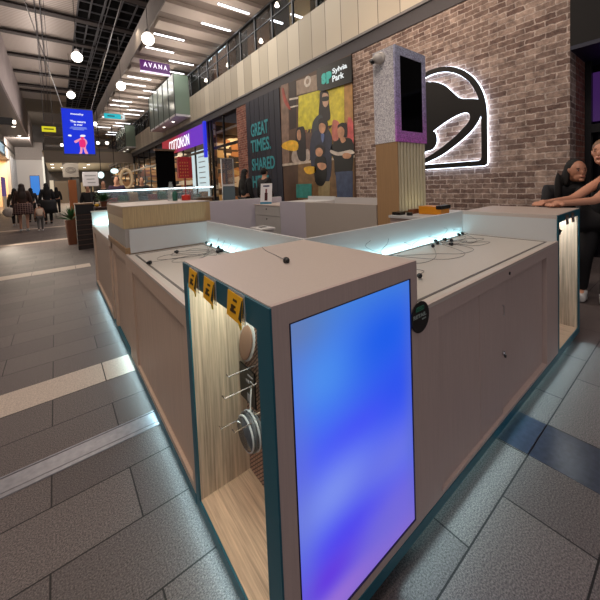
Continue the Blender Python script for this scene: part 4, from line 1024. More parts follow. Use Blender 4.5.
for (x1_, z1_, x2_) in ((-.25, 10.7, -.25), (-.05, 10.7, 0), (2.6, 10.6, 2.3), (2.75, 10.5, 2.5)):
    o = B().tube([(x1_, 6, z1_), (x2_, 50, z1_)], .025, 6).build('suspended_conduit', GRD, None, (x1_, 6, z1_))
    tag(o, 'thin dark conduit running the length of the roof', 'conduit', 'roof conduits')
b = B(); b.box(-2.1, 1.5, 42.5, 62, 11.05, 11.15); struct('ceiling_roof_end', b, mat('roof_grey', (104, 98, 92), .7))
# left bulkhead and soffit
BK = mat('pale_grey_bulkhead', (156, 146, 146), .7, noise=(.7, .12))
b = B(); b.box(-2.1, -2.0, 2, 58, 7.7, 11.05); struct('wall_left', b, BK)
b = B(); b.box(-4.2, -2.1, 2, 58, 7.7, 7.8); struct('ceiling_left', b, mat('soffit_grey', (112, 106, 104), .7))
b = B(); b.box(-4.2, -4.05, 2, 58, 6.6, 7.7); struct('wall_left_upper', b, mat('left_wall_grey', (140, 134, 132), .7))
# left shops
SHL = mat('left_pier', (150, 146, 142), .6)
b = B(); b.box(-4.3, -4.0, 2, 36, 0, 6.6); b.box(-4.3, -4.0, 50, 51, 0, 6.6); b.box(-4.3, -4.0, 36, 50, 5.4, 6.6); b.box(-4.3, -4.0, 51, 57, 5.9, 6.6); struct('wall_left_lower', b, SHL)
b = B(); b.box(-4.02, -3.9, 30, 57, 6.62, 6.75); struct('trim_21', b, BLACK)
b = B(); b.box(-7, -6.9, 36, 50, 0, 5.4); b.box(-7, -4.3, 35.8, 36, 0, 5.4); b.box(-7, -4.3, 50, 50.2, 0, 5.4); struct('wall_left_shop', b, mat('peach_wall', (214, 186, 150), .7))
b = B(); b.box(-7, -4.3, 36, 50, 5.4, 5.5); struct('ceiling_left_shop', b, SHL)
strip_light('left_shop_light', (-5.6, 36.5, 5.3), (-5.6, 49.5, 5.3), 1.5, (0, 0, -1), 1100, (255, 214, 165))
b = B(); b.box(-4.06, -4.0, 51, 57, 0, 5.9); wo = struct('window_20', b, mat('dark_shop_glass', (28, 30, 38), .1))
b = B()
for k in range(4): b.box(-4.0, -3.9, 51+k*1.9, 51.2+k*1.9, 0, 5.9)
struct('trim_20', b, mat('mullion_grey', (120, 122, 126), .5))
t = thing('shop_sign', 'white lit shop sign with blue lettering on the far left shopfront', 'sign', (-3.95, 42, 5.7))
B().box(-3.99, -3.92, 38.0, 45.0, 5.65, 6.5).build('sign_face', emat('pale_sign', (190, 215, 228), .8), t)
text('S', 'lettering', mat('blue_letter', (40, 120, 190), .5), t, (-3.9, 43.6, 5.75), Matrix(((0, 0, 1), (1, 0, 0), (0, 1, 0))), .8, .6, .03, .01)
o = B().box(-4.1, -3.99, 42, 44.3, 1.2, 3.1).build('window_poster', emat('purple_poster', (96, 60, 150), .5), None, (-4, 43, 1)); tag(o, 'purple poster in the peach coloured shop window on the left', 'poster')
o = B().box(-4.1, -3.99, 42, 44.3, 0, 1.19).build('poster_plinth', SHL, None, (-4, 43, 0)); tag(o, 'grey plinth beneath the purple poster', 'plinth')
p0_ = AY(0, 117, 12); p1_ = AY(13, 125, 12)
o = B().box(-1.6, p1_.x, 12, 12.1, p1_.z, p0_.z).build('hanging_sign', BLACK, None, (-1.2, 12, p1_.z)); tag(o, 'black hanging sign box at the left edge below the soffit', 'sign')
o = B().box(p1_.x, p1_.x+.06, 11.98, 12.1, p1_.z+.05, p1_.z+.13).build('sign_lamp', emat('lamp_glow', (255, 240, 220), 6), None, (p1_.x, 12, p1_.z)); tag(o, 'small white lamp on the end of the black hanging sign', 'lamp')
for (x_, y_) in ((-2.7, 40), (-2.7, 46), (-2.9, 30)):
    o = B().lathe((x_, y_, 7.68), [(.14, 0), (.14, .018)], 14).build('downlight_fitting', emat('downlight', (255, 245, 230), 6), None, (x_, y_, 7.68)); tag(o, 'round recessed downlight in the left soffit', 'light', 'left soffit downlights')

# end wall column and cross beams
b = B(); b.box(-3.95, -1.18, 57, 57.6, 0, 6.0); struct('wall_end_left', b, mat('end_wall', (160, 158, 158), .6))
b = B()
for k in range(14): b.box(-3.9+k*.2, -3.9+k*.2+.1, 56.86, 56.9, 6.3, 7.6)
b.box(-3.95, -1.0, 56.9, 57.6, 6.01, 8.4)
struct('wall_ribbed', b, mat('ribbed_grey', (116, 110, 108), .6))
t = thing('digital_screen', 'bright blue digital screen on the end wall behind the walking people', 'screen', (-2.1, 56.9, 1.1))
B().box(-2.60, -1.65, 56.9, 56.98, 1.15, 3.79).build('display', emat('screen_blue', (20, 130, 225), .85), t)
B().box(-2.65, -1.60, 56.93, 56.9999, 1.08, 3.86).build('bezel', BLACK, t)
BEI = mat('beige_beam', (150, 140, 128), .6)
b = B(); b.box(-.5, 9, 30.2, 31, 3.64, 4.45); struct('wall_cross_beam', b, BEI)
b = B(); b.box(-.5, 4.6, 33, 33.3, 4.5, 5.1); b.box(-.5, 4.6, 36, 36.3, 5.7, 6.3); b.box(-.5, 3.0, 40, 40.3, 7.0, 7.7); b.box(-.5, 3.0, 41.5, 42, 8.6, 9.5); struct('wall_cross_beam_far', b, mat('beam_far', (120, 114, 108), .7))
b = B(); b.box(-5, 12, 59, 59.3, 0, 11.5); struct('wall_far', b, mat('far_wall', (84, 80, 78), .8, noise=(.4, .5)))
b = B(); b.box(-.6, 9, 31, 59, 4.46, 4.6); struct('ceiling_far', b, mat('far_ceiling', (150, 140, 120), .7))
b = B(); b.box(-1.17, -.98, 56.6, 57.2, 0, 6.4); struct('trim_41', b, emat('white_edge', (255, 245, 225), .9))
# far shop fronts with glowing rows
for k, (x0_, x1_, z0_, z1_, c, e) in enumerate(((.0, 1.3, 0, 2.8, (150, 120, 90), .35), (1.6, 2.6, 0, 3.1, (90, 80, 74), .3), (2.8, 4.2, 0, 2.6, (190, 160, 120), .5), (-.5, -.1, 0, 3.0, (220, 200, 170), .8))):
    o = B().box(x0_, x1_, 50+k, 50.2+k, z0_, z1_).build('shopfront_glow', emat('far_glow%d' % k, c, e), None, ((x0_+x1_)/2, 50+k, z0_))
    tag(o, ['amber lit shopfront far down the corridor', 'dim brown lit shopfront far down the corridor', 'cream lit shopfront at the far right of the corridor end', 'slim pale lit doorway far down beside the end wall'][k], 'shopfront', 'far lit shopfronts')
for k in range(16):
    x_ = -.2+(k % 4)*1.15+random.uniform(-.2, .2); y_ = 33+(k//4)*5.5
    o = B().lathe((x_, y_, 4.43), [(.13, 0), (.13, .03)], 12).build('downlight_fitting', emat('downlight', (255, 245, 230), 6), None, (x_, y_, 4.43)); tag(o, 'round downlight in the low ceiling far down the corridor', 'light', 'far ceiling downlights')
# pendants
pen = thing('pendant_lamp', 'bright round pendant lamp', 'lamp', (1.2, 19.2, 8.0), 'pendant lamps')
B().ell((1.2, 19.2, 8.0), (.24, .24, .24), 18, 12).build('bulb', emat('pendant_glow', (255, 244, 226), 7), pen, smooth=True)
B().lathe((1.2, 19.2, 8.24), [(.12, 0), (.10, .1), (.03, .16)], 14).build('cap', mat('grey_plastic', (120, 120, 122), .4), pen)
B().tube([(1.2, 19.2, 8.4), (1.2, 19.2, 10.8)], .012, 6).build('cord', BLACK, pen)
pl = [((77, 57), 8.0, 'hanging at the edge of the roof panels, nearest left row lamp'), ((71, 95), 8.0, 'in the left row above the blue banner'), ((148, 39), 6.5, 'under slatted ceiling, largest in the right row'), ((121, 86), 6.5, 'under slatted ceiling, second in the right row'),
      ((95, 124), 5.6, 'just right of the blue banner'), ((62, 145), 5.3, 'at the left edge of the blue banner'), ((98, 143), 5.2, 'low in the far row right of the banner'), ((107, 143), 5.2, 'low in the far row beside the teal sign')]
for k, (px, h, lab) in enumerate(pl):
    p = AZ(px[0], px[1], h)
    if k == 0: pen.location = p; WORLD[pen.name] = p; pen['label'] = 'bright round pendant lamp '+lab; 
    else:
        for ch in pen.children: pass
        r = pen.copy(); COL.objects.link(r); r.location = p; r['label'] = 'bright round pendant lamp '+lab
        s = 1.0 if k < 2 else .85 if k < 4 else .5
        for ch in pen.children:
            c = ch.copy(); COL.objects.link(c); c.parent = r
        r.scale = (s, s, s)
# hanging signs
def two_wires(par, x0, x1, y, z, ztop): 
    for xx in (x0, x1): B().tube([(xx, y, z), (xx, y, ztop)], .01, 5).build('wire', WIRE, par)
a = AY(140, 59, 15); c = AY(170, 70, 15)
t = thing('hanging_sign', 'purple hanging sign reading AVANA under the slatted ceiling', 'sign', (a.x, 15, c.z))
zt = AY(140, 59, 15).z; zb = AY(140, 69, 15).z
B().box(a.x, c.x, 15, 15.12, zb, zt).build('sign_box', emat('avana_purple', (96, 24, 110), .8), t)
text('A V A N A', 'lettering', emat('avana_white', (240, 220, 245), 1.6), t, (a.x+.12, 14.99, zb+.14), FACE_Y, c.x-a.x-.24, .2, .02, .01)
B().box(a.x, c.x, 15.0, 15.12, zb-.07, zb-.03).build('underside_light', emat('avana_white', (240, 220, 245), 1.6), t)
two_wires(t, a.x+.2, c.x-.2, 15.06, zt, 6.98)
a = AY(104, 113, 20); c = AY(125, 119, 20)
t = thing('hanging_sign', 'turquoise hanging wayfinding sign with white arrow end', 'sign', (a.x, 20, c.z))
xm = a.x+(c.x-a.x)*.8
zt, zb = a.z, c.z-.02
B().box(a.x, xm, 20, 20.1, zb, zt).build('sign_box', emat('turquoise', (20, 190, 205), .9), t)
b = B(); b.prism([(xm, 20, zb), (c.x, 20, zb), (c.x, 20, zt), (xm, 20, zt), (xm+.12, 20, (zb+zt)/2)], (0, .1, 0)); b.build('arrow_end', emat('arrow_white', (225, 240, 240), .9), t)
b = B(); b.box(a.x+.15, xm-.3, 19.99, 20, (zb+zt)/2-.04, (zb+zt)/2+.03); b.build('lettering', mat('dark_teal_print', (10, 90, 100), .5), t)
two_wires(t, a.x+.2, c.x-.2, 20.05, zt, 6.98)
a = AY(41.5, 126, 20); c = AY(56, 132, 20)
t = thing('hanging_sign', 'small yellow hanging wayfinding sign left of the blue banner', 'sign', (a.x, 20, c.z))
B().box(a.x, c.x, 20, 20.1, c.z, a.z).build('sign_box', emat('yellow_lit', (225, 215, 30), .9), t)
b = B(); b.box(a.x+.08, c.x-.08, 19.99, 20, (a.z+c.z)/2-.03, (a.z+c.z)/2+.03); b.build('lettering', mat('olive_print', (110, 105, 20), .5), t)
two_wires(t, a.x+.1, c.x-.1, 20.05, a.z, 11)
# the blue banner screen
Y_ = 13.0
P1, P2, P3, P4 = AY(61.5, 108, Y_), AY(93.5, 111, Y_), AY(94, 154, Y_), AY(64, 153.5, Y_)
t = thing('hanging_banner', 'large hanging blue digital banner with a pink figure', 'banner', ((P1.x+P2.x)/2, Y_, P4.z))
xl, xr, zb, zt = (P1.x+P4.x)/2, (P2.x+P3.x)/2, P4.z, P1.z
B().box(xl, xr, Y_, Y_+.08, zb, zt).build('screen', emat('banner_blue', (12, 48, 220), .95), t)
b = B(); b.box(xl-.02, xr+.02, Y_-.01, Y_+.09, zt, zt+.04); b.box(xl-.02, xr+.02, Y_-.01, Y_+.09, zb-.04, zb); b.box(xl-.02, xl, Y_-.01, Y_+.09, zb, zt); b.box(xr, xr+.02, Y_-.01, Y_+.09, zb, zt); b.build('frame', mat('frame_grey', (90, 96, 104), .4), t)
for s in (xl+.03, xr-.03):
    d = (-.32 if s < (xl+xr)/2 else .4)
    B().tube([(s, Y_+.04, zt+.04), (s+d*4.9, Y_+.04, 10.9)], .012, 6).build('suspension_cable', STEEL, t)
bw = xr-xl; bh = zt-zb
BWt = emat('banner_white', (245, 248, 255), 1.0)
def bt(s, fx, fy, fw_, fh, bold=.02): text(s, 'lettering', BWt, t, (xl+bw*fx, Y_-.008, zb+bh*fy), FACE_Y, bw*fw_, bh*fh, bold, .006)
bt('mooshy', .28, .86, .42, .055, .03); bt('The return', .25, .70, .5, .05, .03); bt('is over', .37, .635, .28, .04, .03)
b = B()
for fx, fy, fw_ in ((.26, .59, .5), (.22, .565, .56), (.32, .54, .36)): b.box(xl+bw*fx, xl+bw*(fx+fw_), Y_-.006, Y_, zb+bh*fy, zb+bh*(fy+.012))
b.build('small_print', emat('banner_small', (150, 170, 240), .9), t)
PK = emat('banner_pink', (235, 40, 120), 1.0); PS = emat('banner_skin', (240, 150, 180), 1.0)
def bl(pts, nm, m_, off, n=3):
    plate([smooth_loop([(xl+bw*a-xl, bh*c) for a, c in pts], n)], nm, m_, t, (xl, Y_-off, zb), FACE_Y, .004)
bl([(.5, .3), (.52, .2), (.5, .05), (.46, .01), (.56, .01), (.6, .15), (.66, .01), (.76, .01), (.7, .12), (.72, .2), (.76, .25), (.73, .32), (.66, .36), (.6, .4), (.52, .35), (.4, .31), (.33, .28), (.38, .24), (.48, .28)], 'figure_legs_arms', PS, .005)
bl([(.5, .18), (.54, .15), (.66, .15), (.7, .2), (.69, .3), (.64, .33), (.58, .33), (.5, .3)], 'figure_top', PK, .010)
bl([(.56, .34), (.58, .41), (.65, .41), (.66, .35)], 'figure_head', PK, .011)
bl([(.54, .39), (.57, .43), (.7, .43), (.69, .39)], 'figure_hat', BWt, .013)
bl([(.16, .39), (.17, .42), (.25, .42), (.26, .385)], 'small_logo', BWt, .008)

# ------------------------------------------------------------------ people
def skin_mesh(name, pts, edges, m_, parent, root, lv=2, origin=(0, 0, 0)):
    names = list(pts); idx = {n: i for i, n in enumerate(names)}
    me = bpy.data.meshes.new(name)
    me.from_pydata([Vector(pts[n][0]) for n in names], [(idx[a], idx[c]) for a, c in edges], [])
    o = bpy.data.objects.new(name, me); COL.objects.link(o)
    if parent: o.parent = parent
    o.modifiers.new('skin', 'SKIN')
    sk = me.skin_vertices[0].data
    for n in names:
        r = pts[n][1]; r = r if isinstance(r, tuple) else (r, r)
        sk[idx[n]].radius = r; sk[idx[n]].use_root = (n == root)
    o.modifiers['skin'].use_smooth_shade = True
    sb = o.modifiers.new('sub', 'SUBSURF'); sb.levels = lv; sb.render_levels = lv
    me.materials.append(m_)
    return o
def fuse(name, objs, ells, m_, parent, voxel=.014):
    """one continuous skin from several grown limbs and head shapes"""
    dg = bpy.context.evaluated_depsgraph_get(); bm = bmesh.new()
    for o in objs:
        me = bpy.data.meshes.new_from_object(o.evaluated_get(dg)); bm.from_mesh(me); bpy.data.meshes.remove(me)
    for c, r_, rot in ells:
        Mx = Matrix.Translation(Vector(c)) @ (rot.to_4x4() if rot else Matrix.Identity(4)) @ Matrix.Diagonal((*r_, 1))
        bmesh.ops.create_uvsphere(bm, u_segments=20, v_segments=14, radius=1, matrix=Mx)
    for o in objs: bpy.data.objects.remove(o)
    me = bpy.data.meshes.new(name); bm.to_mesh(me); bm.free(); me.materials.append(m_)
    o = bpy.data.objects.new(name, me); COL.objects.link(o); o.parent = parent
    md = o.modifiers.new('remesh', 'REMESH'); md.mode = 'VOXEL'; md.voxel_size = voxel; md.use_smooth_shade = True
    sm = o.modifiers.new('smooth', 'SMOOTH'); sm.iterations = 2; sm.factor = .4
    dg = bpy.context.evaluated_depsgraph_get(); dg.update()
    me2 = bpy.data.meshes.new_from_object(o.evaluated_get(dg)); me2.name = name; o.modifiers.clear(); o.data = me2
    bm = bmesh.new(); bm.from_mesh(me2); seen = set(); comps = []      # drop sealed pockets left inside the skin
    for v in bm.verts:
        if v in seen: continue
        st = [v]; seen.add(v); cp = []
        while st:
            q = st.pop(); cp.append(q)
            for e in q.link_edges:
                w_ = e.other_vert(q)
                if w_ not in seen: seen.add(w_); st.append(w_)
        comps.append(cp)
    comps.sort(key=len, reverse=True)
    if len(comps) > 1: print('FUSE', name, [len(c_) for c_ in comps][:12])
    dead = [v for cp in comps[1:] for v in cp]
    bmesh.ops.delete(bm, geom=dead, context='VERTS'); bm.to_mesh(me2); bm.free()
    return o
BASE = {'pelvis': ((0, 0, .95), .13), 'spine': ((0, .0, 1.12), (.13, .10)), 'chest': ((0, 0, 1.32), (.15, .10)), 'neck': ((0, -.01, 1.46), .05), 'headb': ((0, .02, 1.55), (.065, .07)), 'headt': ((0, .0, 1.645), (.072, .085)),
        'shL': ((-.16, 0, 1.40), .055), 'elL': ((-.22, -.02, 1.12), .04), 'wrL': ((-.24, .05, .88), .027), 'haL': ((-.24, .07, .80), (.02, .035)),
        'shR': ((.16, 0, 1.40), .055), 'elR': ((.22, -.02, 1.12), .04), 'wrR': ((.24, .05, .88), .027), 'haR': ((.24, .07, .80), (.02, .035)),
        'hiL': ((-.09, 0, .88), .085), 'knL': ((-.10, .03, .50), .055), 'anL': ((-.10, -.02, .09), .037), 'toL': ((-.11, .12, .035), .035),
        'hiR': ((.09, 0, .88), .085), 'knR': ((.10, .03, .50), .055), 'anR': ((.10, -.02, .09), .037), 'toR': ((.11, .12, .035), .035)}
EDG = [('pelvis', 'spine'), ('spine', 'chest'), ('chest', 'neck'), ('neck', 'headb'), ('headb', 'headt'), ('chest', 'shL'), ('shL', 'elL'), ('elL', 'wrL'), ('wrL', 'haL'), ('chest', 'shR'), ('shR', 'elR'), ('elR', 'wrR'), ('wrR', 'haR'),
       ('pelvis', 'hiL'), ('hiL', 'knL'), ('knL', 'anL'), ('anL', 'toL'), ('pelvis', 'hiR'), ('hiR', 'knR'), ('knR', 'anR'), ('anR', 'toR')]
SKN = mat('skin_tone', (196, 146, 120), .5); HAIRD = mat('dark_hair', (12, 9, 9), .75)
def person(label, x, y, ang, h, top, bottom, hair='long', hairm=HAIRD, skirt=None, legs_bare=False, pose=None, group=None, shoes=WHITE, skin=SKN, sleeves=True, wide=1.0):
    s = h/1.73
    t = thing('person', label, 'person', (x, y, 0), group)
    t.rotation_euler = (0, 0, ang); t.scale = (s, s, s)
    P = dict(BASE)
    if pose: P.update({k: (v, BASE[k][1]) if k in BASE and not (isinstance(v, tuple) and isinstance(v[0], tuple)) else v for k, v in pose.items()})
    body = skin_mesh('body', P, EDG, skin, None, 'pelvis')
    hb = Vector(P['headb'][0]); ht = Vector(P['headt'][0])
    hc = Vector((ht.x, ht.y+.005, 1.615 if not pose or 'headt' not in pose else ht.z-.03))
    fuse('body', [body], [(hc, (.074, .092, .105), None), (hc+Vector((0, .035, -.06)), (.05, .055, .06), None), (hc+Vector((0, .095, -.015)), (.012, .018, .022), None), (hc+Vector((.075, 0, -.01)), (.012, .018, .028), None), (hc+Vector((-.075, 0, -.01)), (.012, .018, .028), None), ((hb.x, hb.y-.02, 1.49), (.05, .05, .09), None)], skin, t, .016)
    def g(ks, extra, sc=1.0):
        d = {}
        for k in ks:
            p, r = P[k]; r = r if isinstance(r, tuple) else (r, r); d[k] = (p, (r[0]*sc+extra, r[1]*sc+extra))
        return d
    ks = ['pelvis', 'spine', 'chest', 'shL', 'shR'] + (['elL', 'wrL', 'elR', 'wrR'] if sleeves else [])
    d = g(ks, .018*wide); d['chest'] = (P['chest'][0], (.165*wide, .12)); 
    skin_mesh('top', d, [e for e in EDG if e[0] in ks and e[1] in ks], top, t, 'pelvis')
    if skirt:
        px = P['pelvis'][0]; bz = skirt
        b = B(); b.lathe((px[0], px[1], 0), [(.17*wide, 1.02), (.20*wide, .9), (.21*wide, .7), (.23*wide, bz), (.21*wide, bz+.01), (.15, .98)], 20)
        o = b.build('skirt', bottom, None); o.parent = t; o.location = (0, 0, 0)
        for p_ in o.data.polygons: p_.use_smooth = True
    if not (skirt and legs_bare):
        ks = ['pelvis', 'hiL', 'knL', 'anL', 'hiR', 'knR', 'anR']
        skin_mesh('trousers', g(ks, .016), [e for e in EDG if e[0] in ks and e[1] in ks], bottom, t, 'pelvis')
    for sd in 'LR':
        a = Vector(P['an'+sd][0]); c = Vector(P['to'+sd][0])
        skin_mesh('shoe', {'a': (a+Vector((0, -.03, -.045)), .045), 'm': ((a+c)/2+Vector((0, 0, -.02)), .05), 'c': (c, .045)}, [('a', 'm'), ('m', 'c')], shoes, t, 'm')
    hb = Vector(P['headb'][0]); ht = Vector(P['headt'][0]); nk = Vector(P['neck'][0])
    hc = (hb+ht)/2
    if hair:
        el = [(hc+Vector((0, -.02, .025)), (.086, .100, .098), None)]
        if hair == 'long':
            el += [(hc+Vector((0, -.07, -.12)), (.105, .06, .17), None), (hc+Vector((0, -.10, -.30)), (.115, .045, .18), None)]
        fuse('hair', [], el, hairm, t, .018)
    return t
CL = lambda n, c: mat('cloth_'+n, c, .8)
walk1 = {'knL': (-.10, .12, .50), 'anL': (-.10, .10, .10), 'toL': (-.10, .24, .04), 'anR': (.09, -.18, .13), 'toR': (.09, -.06, .05), 'knR': (.10, -.02, .5)}
walk2 = {'knR': (.10, .12, .50), 'anR': (.10, .10, .10), 'toR': (.10, .24, .04), 'anL': (-.09, -.18, .13), 'toL': (-.09, -.06, .05), 'knL': (-.10, -.02, .5)}
BLK = CL('black', (16, 16, 20))
def checks():
    M = bpy.data.materials.new('tartan_cloth'); M.use_nodes = True; nt = M.node_tree; N = nt.nodes; L = nt.links; b = N['Principled BSDF']
    tc = N.new('ShaderNodeTexCoord'); mp = N.new('ShaderNodeMapping'); mp.inputs['Scale'].default_value = (12, 12, 12); L.new(tc.outputs['Object'], mp.inputs[0])
    br = N.new('ShaderNodeTexBrick'); sp = N.new('ShaderNodeSeparateXYZ'); cb = N.new('ShaderNodeCombineXYZ'); L.new(mp.outputs[0], sp.inputs[0]); L.new(sp.outputs[0], cb.inputs[0]); L.new(sp.outputs[2], cb.inputs[1]); L.new(cb.outputs[0], br.inputs['Vector'])
    br.offset = 0; br.inputs['Scale'].default_value = 1; br.inputs['Brick Width'].default_value = .8; br.inputs['Row Height'].default_value = .8; br.inputs['Mortar Size'].default_value = .06
    br.inputs['Color1'].default_value = (*lin((60, 34, 34)), 1); br.inputs['Color2'].default_value = (*lin((44, 28, 32)), 1); br.inputs['Mortar'].default_value = (*lin((150, 120, 110)), 1)
    L.new(br.outputs['Color'], b.inputs['Base Color']); b.inputs['Roughness'].default_value = .9
    return M
def at_feet(u, v): p = AZ(u, v, 0); return p.x, p.y
x_, y_ = at_feet(25, 231.5)
person('woman walking away in brown jacket and checked skirt, bare legs', x_, y_, radians(2), 1.72, CL('brown', (62, 42, 34)), checks(), skirt=.62, legs_bare=True, pose=walk1, hairm=mat('brown_hair', (44, 30, 24), .5), wide=1.35)
x_, y_ = at_feet(41, 231)
person('small child in pale shirt and grey shorts walking between the adults', x_, y_, radians(3), .98, CL('cream', (236, 216, 196)), CL('greyshort', (92, 90, 88)), hair='short', hairm=mat('brown_hair', (44, 30, 24), .5), pose=walk2, wide=1.5, sleeves=False)
x_, y_ = at_feet(49, 224)
person('woman walking away in long black coat beside the child', x_, y_, radians(3), 1.78, BLK, BLK, skirt=.45, pose=walk2, wide=1.5, shoes=BLACK)
x_, y_ = at_feet(33, 222)
person('dark haired person in dark clothes ahead of the walking group', x_, y_, 0, 1.62, CL('charcoal', (34, 32, 36)), BLK, wide=1.3, shoes=BLACK)
x_, y_ = at_feet(17, 226)
person('person in black trousers carrying a pale bag at the left of the group', x_, y_, 0, 1.6, CL('olive', (70, 58, 44)), BLK, wide=1.3, pose=walk1)
p = AZ(9, 214, .55)
t = B().ell((p.x, p.y, .62), (.2, .12, .2), 14, 10).tube([(p.x, p.y, .78), (p.x+.12, p.y, 1.1), (p.x+.2, p.y, 1.4)], .012, 6).build('shoulder_bag', CL('palebag', (176, 166, 156)), None, (p.x, p.y, .5)); tag(t, 'pale round bag carried at the left of the walking group', 'bag')
x_, y_ = at_feet(58, 214)
person('distant walker in dark coat with white collar beside the end wall', x_, y_, 0, 1.7, BLK, BLK, wide=1.3)
# two people by the hoarding
person('long haired woman in dark coat looking at the hoarding', 4.25, 8.0, radians(-80), 1.80, BLK, BLK, wide=1.5, shoes=BLACK)
person('man in black cap and jacket standing before the teal lettering', 4.3, 7.05, radians(-80), 1.77, BLK, BLK, hair='short', wide=1.4, shoes=BLACK)
# background diners
for k, (u, v, Yv, hh, c, lab) in enumerate(((116, 176, 10.75, 1.74, (44, 20, 52), 'person in dark purple top standing behind the glass food case'), (141, 174, 11.2, 1.72, (14, 14, 16), 'dark haired person in black beyond the round lit sign'), (87, 180, 13.0, 1.55, (18, 16, 18), 'dark haired person behind the white notice board'), (103, 182, 12.2, 1.66, (26, 22, 24), 'distant person between the notice board and the round lit sign'))):
    p = AY(u, v, Yv)
    person(lab, p.x, Yv, radians(170), hh, CL('bg%d' % k, c), BLK, wide=1.7, hair='short')

# --- women at the right end
def finger_hand(P, E, w, d, side, sz=1.0, curl=.0, pre='f'):
    """adds palm + five fingers to a skin skeleton; w wrist pos, d forward dir, side = lateral dir (towards thumb)"""
    w = Vector(w); d = Vector(d).normalized(); s = Vector(side).normalized(); dn = Vector((0, 0, -1))
    P[pre+'palm'] = (w+d*.05*sz, (.028*sz, .018*sz)); P[pre+'palm2'] = (w+d*.085*sz, (.032*sz, .014*sz)); E += [(pre+'wr', pre+'palm'), (pre+'palm', pre+'palm2')]
def fingers(parent, w, d, side, m_, sz=1.0):
    w = Vector(w); d = Vector(d).normalized(); s = Vector(side).normalized(); dn = Vector((0, 0, -1))
    out = []
    for k, (o, ln, r) in enumerate(((.026, .068, .0088), (.009, .078, .009), (-.009, .073, .0088), (-.026, .058, .0078))):
        r *= 1.35; a = w+d*.055*sz+s*o*sz; m1 = a+d*.050*sz+s*o*.18+Vector((0, 0, .004)); m2 = m1+d*(ln*.38)*sz+dn*.006; e = m2+d*(ln*.28)*sz+dn*.012
        out.append(skin_mesh('finger', {'a': (a, r), 'm1': (m1, r), 'm2': (m2, r*.92), 'e': (e, r*.8)}, [('a', 'm1'), ('m1', 'm2'), ('m2', 'e')], m_, parent, 'a'))
    a = w+d*.025*sz+s*.022*sz; m1 = a+d*.028*sz+s*.024*sz; e = m1+d*.032*sz+s*.006*sz+dn*.004
    out.append(skin_mesh('thumb', {'a': (a, .015), 'm1': (m1, .0145), 'e': (e, .012)}, [('a', 'm1'), ('m1', 'e')], m_, parent, 'a'))
    return out
def seated_woman(label, C, yaw, W_, head, shoulders, elbow, wrist, hair, topm, skinm, sleeve, hat=None):
    pass
SK2 = mat('skin_fair', (206, 150, 122), .5); SK3 = mat('skin_olive', (176, 124, 98), .5)
